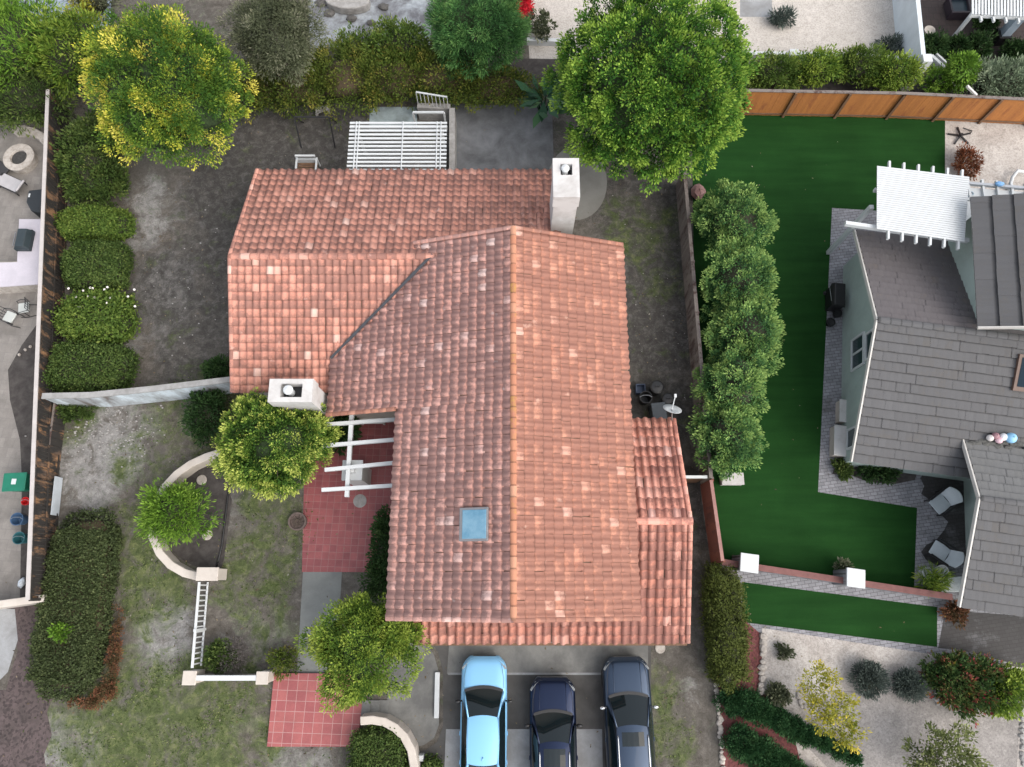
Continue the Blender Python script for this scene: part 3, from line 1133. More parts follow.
def deck(mb, O, e, s, U, V, drop=.03, th=.12):
    """boarded underside of a slope"""
    O, e, s = Vector(O), Vector(e), Vector(s)
    n = e.cross(s)
    if n.z < 0:
        n = -n
    a, b_ = O - n * drop, O - n * (drop + th)
    vs = [a, a + e * U, a + e * U + s * V, a + s * V, b_, b_ + e * U, b_ + e * U + s * V, b_ + s * V]
    mb.add(vs, [(0, 1, 2, 3), (7, 6, 5, 4), (0, 4, 5, 1), (1, 5, 6, 2), (2, 6, 7, 3), (3, 7, 4, 0)])


def slope(name, ridge_a, ridge_b, run_dir, run, drop, mat, parent, **kw):
    """one roof slope below the ridge a-b, falling `drop` over the level distance `run` along run_dir"""
    a, b = Vector(ridge_a), Vector(ridge_b)
    e = (b - a).normalized()
    s = (Vector(run_dir).normalized() * run + Vector((0, 0, -drop)))
    V = s.length
    s.normalize()
    o = tiles(name, a, e, s, (b - a).length, V, mat, parent, **kw)
    mb = MB()
    deck(mb, a, e, s, (b - a).length, V)
    mb.build('eave', M['eave'] if 'eave' not in DECKMAT else DECKMAT['eave'], parent)
    return o


DECKMAT = {}
# ------------------------------------------------------------------ the tiled house
house = thing('tiled_house', 'large house with orange clay barrel tile roofs, a skylight and two pale chimneys', 'house', (0, 6, 0))
RX, RZ = .05, 5.7
YN, YS = 14.2, -1.12
PW_ = .325
slope('roof', (RX, YS, RZ), (RX, YN, RZ), (1, 0, 0), 4.72, 4.72 * PW_, M['tile_e'], house)
slope('roof', (RX, YS, RZ), (RX, 6.9, RZ), (-1, 0, 0), 4.72, 4.72 * PW_, M['tile_w'], house)
slope('roof', (RX, 6.9, RZ), (RX, YN, RZ), (-1, 0, 0), 7.75, 7.75 * PW_, M['tile_w'], house)
ridge_caps('ridge_cap', (RX, YS, RZ + .03), (RX, YN, RZ + .03), .125, M['ridge'], house)
# west wing
WX0, WX1, WY, WZ = -11.94, 2.1, 13.45, 4.58
slope('roof', (WX0, WY, WZ), (WX1, WY, WZ), (0, 1, 0), 5.35, 1.86, M['tile_n'], house, w=.34)
slope('roof', (WX0, WY, WZ), (-3.0, WY, WZ), (0, -1, 0), 5.45, 1.86, M['tile_n'], house, w=.31)
ridge_caps('ridge_cap', (WX0, WY, WZ + .02), (-3.3, WY, WZ + .02), .15, M['tile_n'], house)
# garage gable, lower, running across under the main roof
GY, GZ, GX1 = 2.46, 4.05, 6.92
slope('roof', (4.3, GY, GZ), (GX1, GY, GZ), (0, 1, 0), 4.45, 1.7, M['tile_low'], house, w=.345, hump=.1, L=.5)
slope('roof', (-3.95, GY - 2.2, GZ - 2.2 * .385), (4.3, GY - 2.2, GZ - 2.2 * .385), (0, -1, 0), 2.36, 2.36 * .385, M['tile_front'], house, w=.345, hump=.135)
slope('roof', (4.3, GY, GZ), (GX1, GY, GZ), (0, -1, 0), 4.56, 4.56 * .385, M['tile_front'], house, w=.345, hump=.1)
ridge_caps('ridge_cap', (4.8, GY, GZ + .03), (GX1 + .05, GY, GZ + .03), .15, M['tile_low'], house)
# verge tiles along the gable edges
for a, b, m in (((RX, YN, RZ), (RX + 4.7, YN, RZ - 4.7 * PW_), 'tile_e'), ((RX, YN, RZ), (-4.2, YN, RZ - 4.25 * PW_), 'tile_w'),
                ((RX, YS, RZ), (RX + 4.7, YS, RZ - 4.7 * PW_), 'tile_e'), ((RX, YS, RZ), (RX - 4.7, YS, RZ - 4.7 * PW_), 'tile_w'),
                ((WX0, WY, WZ), (WX0, WY + 5.33, WZ - 1.85), 'tile_n'), ((WX0, WY, WZ), (WX0, WY - 5.43, WZ - 1.85), 'tile_n'),
                ((GX1, GY, GZ), (GX1, GY + 4.42, GZ - 1.69), 'tile_low'), ((GX1, GY, GZ), (GX1, GY - 4.54, GZ - 4.54 * .385), 'tile_n'),
                ((-4.67, 6.9, RZ - 4.72 * PW_), (-7.7, 6.9, RZ - 7.75 * PW_), 'tile_e')):
    ridge_caps('verge_tile', Vector(a) + Vector((0, 0, .05)), Vector(b) + Vector((0, 0, .05)), .095, M[m], house, L=.37)
# valley flashing between wing and main slope
mb = MB()


def zmain(x):
    return RZ - PW_ * (RX - x)


vp = []
for i in range(13):
    x = -3.35 - 4.35 * i / 12
    y = WY - (WZ - zmain(x)) / (1.86 / 5.45)
    vp.append((x, y, zmain(x)))
for a, b in zip(vp[:-1], vp[1:]):
    mb.bar(Vector(a) + Vector((0, 0, .12)), Vector(b) + Vector((0, 0, .12)), .12 + random.uniform(-.02, .03), .02)
mb.build('valley_flashing', M['moss_dark'], house)
# walls
mb = MB()


def gable_box(mb, x0, x1, y0, y1, ridge, zr, ze, axis='y'):
    """walls under a gable roof with its ridge along `axis`"""
    if axis == 'y':
        prof = [(x0, 0), (x1, 0), (x1, ze[1]), (ridge, zr), (x0, ze[0])]
        vs = [(p, y0, z) for p, z in prof] + [(p, y1, z) for p, z in prof]
    else:
        prof = [(y0, 0), (y1, 0), (y1, ze[1]), (ridge, zr), (y0, ze[0])]
        vs = [(x0, p, z) for p, z in prof] + [(x1, p, z) for p, z in prof]
    n = 5
    mb.add(vs, [tuple(range(n)), tuple(range(2 * n - 1, n - 1, -1))] + [(i, i + n, (i + 1) % n + n, (i + 1) % n) for i in range(n)])


D_ = .22
gable_box(mb, -4.2, 4.3, -.62, 13.7, RX, RZ - D_, (RZ - PW_ * 4.25 - D_, RZ - PW_ * 4.25 - D_))
gable_box(mb, WX0 + .45, 1.7, 8.45, 18.3, WY, WZ - D_, (WZ - 5.0 * .345 - D_, WZ - 4.85 * .345 - D_), 'x')
gable_box(mb, -3.5, 6.45, -1.55, 6.4, GY, GZ - D_, (GZ - 4.0 * .385 - D_, GZ - 3.95 * .385 - D_), 'x')
mb.prism([(-7.3, 7.4), (-4.15, 7.4), (-4.15, 8.5), (-7.3, 8.5)], 0, 2.95)
mb.build('wall', M['stucco'], house)
# gutter over the garage doors
mb = MB()
mb.bar((-3.9, -2.17, 2.22), (6.9, -2.17, 2.22), .09, .10)
mb.build('gutter', M['brown'], house)
# garage door
mb = MB()
for x in (-2.2, 2.2):
    mb.box((x + .5, -1.58, 1.05), (3.6, .06, 2.1))
    for z in (.5, 1.0, 1.5):
        mb.box((x + .5, -1.62, z), (3.5, .02, .03))
mb.build('garage_door', M['offwhite'], house)
# north windows and doors, under the eaves
for x in (-9.5, -4.2):
    mb = MB()
    mb.box((x, 18.33, 1.4), (1.7, .06, 1.3))
    f = mb.build('window', M['white'], house)
    mb = MB()
    mb.box((x, 18.365, 1.4), (1.5, .03, 1.1))
    mb.build('pane', M['glass'], f)


def chimney(x0, x1, y0, y1, zt, zb, flue, parent):
    mb = MB()
    g = .06
    mb.box(((x0 + x1) / 2, (y0 + y1) / 2, (zt - .75 + zb) / 2), (x1 - x0 - .1, y1 - y0 - .1, zt - .75 - zb))
    # band with a recess in its top
    fx0, fx1, fy0, fy1 = flue
    z0, z1 = zt - .75, zt
    for a in ((x0, fx0, y0, y1), (fx1, x1, y0, y1), (fx0, fx1, y0, fy0), (fx0, fx1, fy1, y1)):
        mb.box(((a[0] + a[1]) / 2, (a[2] + a[3]) / 2, (z0 + z1) / 2), (a[1] - a[0], a[3] - a[2], z1 - z0))
    mb.box(((fx0 + fx1) / 2, (fy0 + fy1) / 2, z0 + .12), (fx1 - fx0, fy1 - fy0, .2))
    c = mb.build('chimney', M['stucco_white'], parent)
    mb = MB()
    q = (Vector(((fx0 + fx1) / 2, (fy0 + fy1) / 2, z0 + .2)))
    mb.box((q.x, q.y, q.z + .1), (fx1 - fx0 - .05, fy1 - fy0 - .05, .06))
    mb.build('flue_tray', M['black'], c)
    mb = MB()
    R = min(fx1 - fx0, fy1 - fy0) * .36
    mb.lathe(q + Vector((-(fx1 - fx0) * .12, 0, .15)), [(R * .75, 0), (R * .75, .45), (R * 1.0, .46), (R * 1.0, .5), (R * .8, .56), (.02, .6)], 20)
    mb.build('chimney_pot', M['white'], c)
    return c


chimney(1.64, 2.70, 14.85, 16.62, 7.0, 2.2, (1.95, 2.42, 15.85, 16.35), house)
chimney(-9.62, -7.88, 7.0, 7.95, 4.95, 0.0, (-9.15, -8.3, 7.2, 7.75), house)
# skylight
a, b = P(459.5, 508, 5.2), P(489, 541.5, 5.2)
cx, cy = (a.x + b.x) / 2, (a.y + b.y) / 2
wx, wy = abs(b.x - a.x), abs(a.y - b.y)
ry = -math.atan(PW_)
mb = MB()
zc = zmain(cx) + .14
mb.box((cx, cy, zc), (wx, wy, .16), ry=ry)
sk = mb.build('skylight', plain('skylight_frame', (.17, .17, .18), .5, .1), house, bevel=.02)
mb = MB()
mb.box((cx + .015, cy, zc + .075), (wx - .17, wy - .17, .06), ry=ry)
mb.build('pane', M['glass_sky'], sk, bevel=.02)
# plumbing vents
for (px, py, z) in ((470, 300, 4.9), (560, 330, 4.8), (330, 200, 3.9)):
    q = P(px, py, z)

# ------------------------------------------------------------------ neighbour's grey-roofed house
R8 = math.radians(-8)
EX, EY = Vector((math.cos(R8), math.sin(R8), 0)), Vector((-math.sin(R8), math.cos(R8), 0))
PK = Vector((15.02, 10.55, 0))


def N(x, y, z=0.0):
    return PK + EX * x + EY * y + Vector((0, 0, z))


nh = thing('grey_roofed_house', 'pale green stucco house with grey flat tile roofs beside the turf lawn', 'house', N(6, 0))
DECKMAT['eave'] = plain('white_fascia', (.62, .61, .58), .7, .1)
FL = dict(flat=True, w=.30, L=.385, lift=.06)
slope('roof', N(0, 0, 4.7), N(9.5, 0, 4.7), EY, 5.2, 2.05, M['slate_brown'], nh, **FL)
slope('roof', N(0, 0, 4.7), N(14, 0, 4.7), -EY, 5.55, 2.15, M['slate'], nh, **FL)
ridge_caps('ridge_cap', N(0, 0, 4.72), N(9, 0, 4.72), .15, M['slate'], nh, squash=.6)
# wing with its own gable
WA, WB = P(980.5, 498, 4.0), None
wo = Vector((WA.x, WA.y, 0))


def NW(x, y, z=0.0):
    return wo + EX * x + EY * y + Vector((0, 0, z))


slope('roof', NW(0, 0, 4.0), NW(9, 0, 4.0), EY, 2.75, 1.0, M['slate_pale'], nh, **FL)
slope('roof', NW(0, 0, 4.0), NW(9, 0, 4.0), -EY, 4.15, 1.5, M['slate'], nh, **FL)
ridge_caps('ridge_cap', NW(0, 0, 4.02), NW(9, 0, 4.02), .12, M['slate'], nh, squash=.6)
# upper storey
UA = P(978, 327, 5.3)
UB = P(971, 197, 5.3)
ud = (UB - UA)
ul = ud.length
ud.normalize()
ue = Vector((ud.y, -ud.x, 0))
up_r = UA + ue * 5 + Vector((0, 0, 1.9))
slope('roof', up_r, up_r + ud * ul, -ue, 5.0, 1.9, M['slate'], nh, **dict(FL, L=.78))
slope('roof', up_r, up_r + ud * ul, ue, 5.0, 1.9, M['slate'], nh, **dict(FL, L=.78))
# verge boards
for a, b in ((N(-.05, 0, 4.66), N(-.05, 5.2, 2.61)), (N(-.05, 0, 4.66), N(-.05, -5.55, 2.51)), (NW(-.05, 0, 3.96), NW(-.05, 2.75, 2.96)), (NW(-.05, 0, 3.96), NW(-.05, -4.15, 2.46)),
             (UA - ud * .03 + Vector((0, 0, -.02)), up_r - ud * .03 + Vector((0, 0, -.02)))):
    mb = MB()
    mb.bar(a, b, .06, .18)
    mb.build('verge_board', M['offwhite'], nh)


def ngable(mb, F_, x0, x1, y0, y1, zr, z0, z1):
    prof = [(y0, 0), (y1, 0), (y1, z1), (0, zr), (y0, z0)]
    vs = [F_(x0, p, z) for p, z in prof] + [F_(x1, p, z) for p, z in prof]
    mb.add(vs, [(0, 1, 2, 3, 4), (9, 8, 7, 6, 5)] + [(i, i + 5, (i + 1) % 5 + 5, (i + 1) % 5) for i in range(5)])


mb = MB()
ngable(mb, N, .62, 14, -5.15, 4.75, 4.7 - .2, 4.7 - 5.15 * .387 - .2, 4.7 - 4.75 * .394 - .2)
ngable(mb, NW, 1.8, 9, -3.75, 2.4, 4.0 - .2, 4.0 - 3.75 * .361 - .2, 4.0 - 2.4 * .364 - .2)
q0 = UA + ue * .5 + ud * .4
q1 = UA + ue * .5 + ud * (ul - .4)
q2 = q1 + ue * 9
q3 = q0 + ue * 9
mb.prism([q0, q1, q2, q3], 0, 5.25)
mb.build('wall', M['green_stucco'], nh)
# windows on the west gable wall
wp, wn = N(.62, 0), -EX


def wall_window(name, quad, parent, split=None):
    pts = [PV(x, y, wp, wn) for x, y in quad]
    y_ = [(p - wp).dot(EY) for p in pts]
    y0, y1 = min(y_), max(y_)
    z0, z1 = min(p.z for p in pts), max(p.z for p in pts)
    mb = MB()
    t = .09
    for a in ((y0, y1, z0, z0 + t), (y0, y1, z1 - t, z1), (y0, y0 + t, z0 + t, z1 - t), (y1 - t, y1, z0 + t, z1 - t)):
        c = wp - EX * .03 + EY * ((a[0] + a[1]) / 2) + Vector((0, 0, (a[2] + a[3]) / 2))
        mb.box(c, (.1, a[1] - a[0], a[3] - a[2]), rz=R8)
    if split:
        c = wp - EX * .03 + EY * ((y0 + y1) / 2) + Vector((0, 0, (z0 + z1) / 2))
        mb.box(c, (.09, .07, z1 - z0 - 2 * t), rz=R8)
    f = mb.build(name, M['white'], parent)
    mb = MB()
    c = wp - EX * .012 + EY * ((y0 + y1) / 2) + Vector((0, 0, (z0 + z1) / 2))
    mb.box(c, (.03, y1 - y0 - 2 * t, z1 - z0 - 2 * t), rz=R8)
    mb.build('pane', M['glass'], f)


def ww(yc, zc, w_, h_, split):
    c = wp + EY * yc + Vector((0, 0, zc))
    mb = MB()
    t = .09
    for dy, dz, sy, sz in ((0, -h_ / 2, w_, t), (0, h_ / 2, w_, t), (-w_ / 2 + t / 2, 0, t, h_ - t), (w_ / 2 - t / 2, 0, t, h_ - t)):
        mb.box(c - EX * .03 + EY * dy + Vector((0, 0, dz)), (.1, sy, sz), rz=R8)
    if split:
        mb.box(c - EX * .03, (.09, .08, h_ - t), rz=R8)
    f = mb.build('window', M['white'], nh)
    mb = MB()
    mb.box(c - EX * .012, (.03, w_ - 2 * t, h_ - t), rz=R8)
    mb.build('pane', M['glass'], f)


for (px, py, w_, h_, sp) in ((858.5, 352, 1.55, 1.15, True), (870.5, 345, 1.3, .7, False), (852.5, 438, .95, .85, False)):
    q = PV(px, py, wp, wn)
    ww((q - wp).dot(EY), q.z, w_, h_, sp)
# roof window
q = P(1021, 375, 4.1)
mb = MB()
rxs = math.atan(2.15 / 5.55)
mb.box((q.x + .15, q.y, 4.7 - .387 * (-(q - PK).dot(EY)) + .1), (1.0, 1.5, .16), rz=R8, rx=rxs)
f = mb.build('skylight', plain('dark_bronze', (.10, .06, .045), .6, .2), nh)
mb = MB()
mb.box((q.x + .15, q.y, 4.7 - .387 * (-(q - PK).dot(EY)) + .185), (.75, 1.2, .02), rz=R8, rx=rxs)
mb.build('pane', glass('dark_skylight_glass', (.010, .022, .034), .35, .03), f)

# pergola of the neighbour: slatted panel on tall posts
pg = thing('white_pergola', 'tall white slatted pergola over the corner of the grey roof', 'pergola', P(828, 253))
zt = 4.75
A0, A1, A2, A3 = P(876, 167, zt), P(968, 178, zt), P(963, 243, zt), P(875.5, 230, zt)
mb = MB()
nslat = 30
for i in range(nslat):
    t = (i + .5) / nslat
    mb.bar(A0.lerp(A3, t) + Vector((0, 0, .09)), A1.lerp(A2, t) + Vector((0, 0, .09)), .088, .03)
mb.build('slats', M['white'], pg)
mb = MB()
dn = (A0 - A3).normalized()
for i in range(6):
    t = (i + .9) / 6.3
    a, b = A0.lerp(A1, t) + dn * .35, A3.lerp(A2, t) - dn * .35
    mb.bar(a, b, .09, .14)
mb.build('rafters', M['white'], pg)
mb = MB()
B0, B1 = P(845, 223.5, zt - .2), P(968, 241, zt - .2)
mb.bar(B0, B1, .16, .2)
C0, C1 = P(874, 190, zt - .2), P(968, 200, zt - .2)
mb.bar(C0, C1, .12, .2)
mb.build('beam', M['white'], pg)
mb = MB()
pb = P(828, 253)
mb.bar(pb, (pb.x, pb.y, zt - .3), .18, .18, up=(0, 1, 0))
mb.build('post', M['white'], pg)
for px, py in ((968, 200),):
    b2 = P(px, py, zt)
    mb = MB()
    mb.bar((b2.x, b2.y, 0), (b2.x, b2.y, zt - .3), .16, .16, up=(0, 1, 0))
    mb.build('post', M['white'], pg)
# balcony deck beyond it
bd = thing('white_balcony', 'white balcony deck with projecting rafter ends behind the upper grey roof', 'balcony', P(985, 215))
zb = 3.6
mb = MB()
mb.prism([P(961, 187, zb), P(1080, 196, zb), P(1080, 250, zb), P(958, 246, zb)], zb - .12, zb)
mb.build('deck', M['white'], bd)
mb = MB()
for i in range(8):
    x = 969 + i * 14.5
    a = P(x, 187.5 + i * 1.2, zb + .06)
    mb.bar(a + Vector((-.05, -.6, 0)), a + Vector((0, .45, 0)), .1, .12)
mb.build('rafter_end', M['white'], bd)
mb = MB()
mb.bar(P(961, 183, zb + .1), P(1080, 193, zb + .1), .12, .16)
mb.build('beam', plain('grey_beam', (.35, .37, .40), .5, .1), bd)
mb = MB()
for px in (985, 1060):
    q = P(px, 192, zb)
    mb.bar((q.x, q.y, 0), (q.x, q.y, zb - .1), .14, .14, up=(0, 1, 0))
mb.build('posts', M['white'], bd)
q = P(967, 198, zb)
mb = MB()
pts = [(q.x + .25 * math.sin(i * 1.1) + .05 * i, q.y + .35 - i * .09, zb + .04 + .01 * (i % 2)) for i in range(12)]
mb.tube(pts, .03, 6)
solo('coiled_hose', mb, plain('blue_grey_hose', (.28, .36, .42), .5, .1), 'coiled grey hose lying on the white balcony deck', 'hose', smooth=True)
q = P(996, 187, zb)
mb = MB()
mb.blob((q.x, q.y, zb + .25), (.2, .13, .08), 10, jit=.15)
solo('folded_cloth', mb, plain('blue_cloth', (.20, .40, .68), .8, .2), 'bright blue bundle on the edge beam of the white balcony', 'cloth', smooth=True)
o = leaf_mesh('grass', *LAWN_BLADES[:4], .3, LAWN_BLADES[4], [M['blade']], None)
kind(o, 'stuff')


# ------------------------------------------------------------------ fences and walls
def fence(name, label, a, b, h, board, post=None, cap=None, bw=.14, gap=.012, bay=2.4, rails=(.35, 1.0, 1.6), capw=.12, rail_side=-1, cat='fence', postw=.1, extra=None):
    a, b = Vector((a.x, a.y, 0)), Vector((b.x, b.y, 0))
    d = (b - a)
    L = d.length
    d.normalize()
    nrm = Vector((-d.y, d.x, 0))
    root = thing(name, label, cat, a)
    ang = math.atan2(d.y, d.x)
    mb = MB()
    n = int(L / bw)
    for i in range(n):
        c = a + d * ((i + .5) * L / n) + Vector((0, 0, h / 2 + random.uniform(-.015, .01)))
        mb.box(c + nrm * random.uniform(-.004, .004), (L / n - gap, .022, h - .04), rz=ang)
    mb.build('boards', board, root)
    mb = MB()
    for z in rails:
        mb.bar(a + nrm * (.05 * rail_side) + Vector((0, 0, z)), b + nrm * (.05 * rail_side) + Vector((0, 0, z)), .04, .09)
    mb.build('rails', post or board, root)
    m = max(1, round(L / bay))
    for i in range(m + 1):
        mb = MB()
        c = a + d * (L * i / m) + nrm * (.07 * rail_side)
        mb.box(c + Vector((0, 0, h / 2)), (postw, postw, h), rz=ang)
        mb.build('post', post or board, root)
    if cap:
        mb = MB()
        mb.bar(a + Vector((0, 0, h + .02)), b + Vector((0, 0, h + .02)), capw, .04)
        mb.build('cap', cap, root)
    return root


fl0, fl1 = P(48, 90, 1.8), P(28, 600, 1.8)
fence('wooden_fence', 'long weathered dark board fence with a pale top cap west of the hedge', fl0, fl1, 1.8, M['fence_dark'], M['fence_dark'], plain('pale_cap_board', (.42, .39, .375), .7, .12), bw=.17, gap=.02, rails=(.15, .85, 1.7), capw=.17, rail_side=1)
# loose lower boards in front of it
mb = MB()
a, b = P(66, 408, .0), P(52, 520, 0)
mb2 = MB()
for i in range(15):
    t = i / 15
    c = a.lerp(b, t)
    mb.box((c.x, c.y, .42), (.03, .33, .8), rz=math.radians(5 + random.uniform(-3, 3)), ry=math.radians(-7))
o = thing('board_panel', 'low row of dark loose boards leaning along the foot of the long board fence', 'boards', (a.x, a.y, 0))
mb.build('boards', M['fence_dark'], o)
mb = MB()
mb.bar(a + Vector((-.02, 0, .84)), b + Vector((-.02, 0, .84)), .07, .05)
mb.build('rail', M['fence_grey'], o)
mb = MB()
a, b = P(61.5, 478, 0), P(57.5, 516, 0)
mb.bar(a + Vector((.06, 0, .30)), b + Vector((.06, 0, .30)), .03, .56)
solo('leaning_board', mb, plain('blue_grey_board', (.42, .46, .50), .6, .15), 'plain white board leaning against the dark boards by the long hedge', 'board')

fence('grey_fence', 'grey weathered board fence with red stained foot along the dark side yard', P(684, 166, 1.8), P(711, 478, 1.8), 1.8, M['fence_grey'], M['fence_grey'], M['fence_grey'], bw=.15, rails=(.3, 1.0, 1.65), capw=.16, rail_side=1)
fence('red_fence', 'short red stained fence running from the side gate to the pillar wall corner', P(711, 480, 1.8), P(722.5, 561, 1.8), 1.8, M['fence_red'], M['fence_red'], plain('faded_red_cap', (.28, .15, .13), .8, .2), bw=.4, gap=.004, rails=(.3, 1.65), capw=.14, rail_side=1)
fo0, fo1, fo2 = P(742, 90.5, 1.9), P(905, 93.5, 1.9), P(1100, 103, 1.9)
r = fence('orange_fence', 'orange stained board fence with dark posts behind the turf lawn', fo0, fo1, 1.9, M['fence_orange'], M['brown'], M['fence_grey'], bw=.15, gap=.006, bay=2.55, rails=(.2,), capw=.16, rail_side=-1, postw=.12)
r = fence('orange_fence', 'orange stained board fence with dark posts behind the pale gravel side yard', fo1, fo2, 1.9, M['fence_orange'], M['brown'], M['fence_grey'], bw=.15, gap=.006, bay=2.55, rails=(.2,), capw=.16, rail_side=-1, postw=.12)
# gate beside the garage wing
a, b = P(685, 477, 1.7), P(706, 477, 1.7)
g = thing('side_gate', 'narrow brown board gate with a white top rail between garage roof and fence', 'gate', (a.x, a.y, 0))
mb = MB()
for i in range(8):
    c = a.lerp(b, (i + .5) / 8)
    mb.box((c.x, c.y, .82), ((b.x - a.x) / 8 - .01, .03, 1.6))
mb.build('boards', M['brown'], g)
mb = MB()
mb.bar(a - Vector((.9, 0, 0)), b + Vector((.05, 0, 0)), .12, .1)
mb.build('top_rail', M['white'], g)

# stained white wall across the yard
mb = MB()
ws = [P(42, 396, 1.8), P(90, 395, 1.8), P(150, 389, 1.8), P(234, 379, 1.8)]
mb.strip(ws, .16, 0, 1.74)
o = thing('garden_wall', 'long white garden wall with dark stains and a grey coping crossing the dirt yard', 'wall', (ws[0].x, ws[0].y, 0))
mb.build('wall_body', M['stain_wall'], o)
mb = MB()
mb.strip(ws, .26, 1.74, 1.82)
mb.build('coping', M['wallcap'], o)
mb = MB()
a, b = P(-20, 607, 1.0), P(46, 598, 1.0)
mb.strip([P(-60, 612, 1.2), a, b], .3, 0, 1.15)
solo('low_wall', mb, M['stucco'], 'short cream wall stub at the south end of the long board fence', 'wall', bevel=.03)
# curved planter wall
cw = [P(x, y, .75) for x, y in [(221, 452), (205, 457), (190, 464), (176, 474), (164, 487), (155, 503), (151, 520), (152, 537), (159, 553), (170, 565), (184, 573), (200, 577)]]
mb = MB()
mb.strip(cw, .34, 0, .75)
solo('planter_wall', mb, M['stucco'], 'curved pale stucco planter wall around the bright green shrub', 'wall', bevel=.04)
# pillars and railing
def pillar(px, py, z, s, label, mat, group='pillars of the front yard', capsz=None):
    c = P(px, py, z)
    o = thing('gate_pillar', label, 'pillar', (c.x, c.y, 0), group)
    mb = MB()
    mb.box((c.x, c.y, (z - .1) / 2), (s[0] - .08, s[1] - .08, z - .1))
    mb.build('shaft', mat, o, bevel=.02)
    mb = MB()
    mb.box((c.x, c.y, z - .05), (s[0], s[1], .1))
    mb.build('cap', mat, o, bevel=.02)
    return o


pillar(207, 574, 1.1, (.92, .55), 'cream pillar at the end of the curved planter wall', M['stucco'])
pillar(189, 678, 1.0, (.55, .55), 'pale pillar at the corner of the picket railing', M['stucco'])
pillar(262, 678, 1.0, (.5, .5), 'pale pillar beside the red tile landing', M['stucco'])
mb = MB()
a, b = P(199, 582, 1.02), P(192, 668, 1.0)
a0, b0 = Vector((a.x, a.y, 0)), Vector((b.x, b.y, 0))
o = thing('picket_railing', 'white picket railing between two pillars in the patchy lawn', 'railing', a0)
for z in (.98, .12):
    mb = MB()
    mb.bar(a0 + Vector((0, 0, z)), b0 + Vector((0, 0, z)), .10 if z > .5 else .07, .05)
    mb.build('rail', M['white'], o)
for i in range(16):
    c = a0.lerp(b0, (i + .6) / 16.2)
    mb = MB()
    mb.box((c.x, c.y, .55), (.04, .055, .84))
    mb.build('picket', M['white'], o)
c = a0.lerp(b0, .57)
mb = MB()
mb.box((c.x, c.y, .53), (.1, .1, 1.06))
mb.build('post', M['white'], o)
mb = MB()
a, b = P(195, 678, .95), P(259, 678, .95)
o = thing('low_railing', 'white rail on a low wall linking the corner pillar to the tile landing', 'railing', (a.x, a.y, 0))
mb.bar((a.x, a.y, .92), (b.x, b.y, .92), .2, .1)
mb.build('rail', M['white'], o)
mb = MB()
mb.bar((a.x, a.y, .435), (b.x, b.y, .435), .12, .86)
mb.build('wall_body', M['stucco'], o)
# curved wall by the round hedge
cw = [P(x, y, .95) for x, y in [(360, 721), (372, 720), (384, 722), (395, 728), (404, 737), (411, 750), (414, 767), (415, 790)]]
mb = MB()
mb.strip(cw, .33, 0, .95)
solo('curved_wall', mb, M['stucco'], 'curved cream wall around the clipped round hedge by the driveway', 'wall', bevel=.04)
c = P(421, 758, .35)
mb = MB()
mb.box((c.x, c.y, .2), (.2, .24, .4))
mb.box((c.x, c.y, .41), (.16, .2, .04))
solo('utility_box', mb, M['white'], 'small white box beside the curved cream wall', 'utility box', bevel=.02)
mb = MB()
mb.bar(P(437.5, 672, .09), P(436.5, 718, .09), .2, .16)
solo('parking_bumper', mb, M['white'], 'long white kerb block at the edge of the curved driveway slab', 'parking bumper', bevel=.02)
# pillar wall of the right neighbour
a, b = P(722, 562, 1.0), P(952, 597, 1.0)
o = thing('brick_wall', 'low grey wall with red capping and two white topped pillars between the turf areas', 'wall', (a.x, a.y, 0))
mb = MB()
mb.strip([a, b], .2, 0, .96)
mb.build('wall_body', M['paver'], o)
mb = MB()
mb.strip([a, b], .26, .96, 1.04)
mb.build('capping', plain('faded_brick_red', (.17, .075, .068), .85, .25), o)
for px, py in ((749.5, 563), (856, 578)):
    c = P(px, py, 1.5)
    mb = MB()
    mb.box((c.x, c.y, .7), (.62, .62, 1.4), rz=R8)
    p_ = mb.build('pillar', M['paver'], o)
    mb = MB()
    mb.box((c.x, c.y, 1.46), (.76, .76, .12), rz=R8)
    mb.build('pillar_cap', M['white'], p_, bevel=.02)

# walls behind
c0, c1 = P(738, 53, .9), P(920, 58, .9)
o = thing('low_white_wall', 'low white block wall with a square pier along the sandy yard', 'wall', (c0.x, c0.y, 0))
mb = MB()
mb.strip([P(735, 53, .9), P(800, 53, .9), c1], .2, 0, .9)
mb.build('wall_body', M['white'], o)
c = P(794.5, 52, 1.05)
mb = MB()
mb.box((c.x, c.y, .52), (.45, .4, 1.05))
mb.build('pier', M['white'], o)
mb = MB()
mb.strip([P(527, 39, .35), P(562, 40, .35)], .22, 0, .35)
solo('kerb_wall', mb, M['white'], 'short low white wall by the large green tree and red bed', 'wall')
mb = MB()
a, b = P(900, -60, 2.1), P(922, 57, 2.1)
a, b = P(918, 0, 2.1), P(924, 58, 2.1)
a = b + (a - b) * 2.4
o = thing('tall_white_wall', 'tall pale white boundary wall ending in a square post near the orange fence', 'wall', (b.x, b.y, 0))
mb.strip([a, b], .22, 0, 2.1)
mb.build('wall_body', plain('pale_blue_white_stucco', (.53, .58, .61), .85, .1, 1.5), o)
mb = MB()
mb.box((b.x + .1, b.y - .1, 1.12), (.45, .45, 2.24))
mb.build('post', M['white'], o)
mb = MB()
mb.strip([b, P(917, 72, 1.2)], .18, 0, 1.2)
mb.build('return_wall', plain('pale_plaster', (.60, .64, .66), .85, .1, 1.5), o)
mb = MB()
mb.bar(P(931, 56, .8), P(944, 68, .8), .16, .16)
mb.bar(P(933, 58, .4), P(943, 67, .4), .1, .7)
solo('wall_stub', mb, M['white'], 'small slanting white wall stub south east of the tall white wall', 'wall')
mb = MB()
a, b = P(967, 86, 2.2), P(976, 95, 1.9)
mb.bar(a, b, .12, .1)
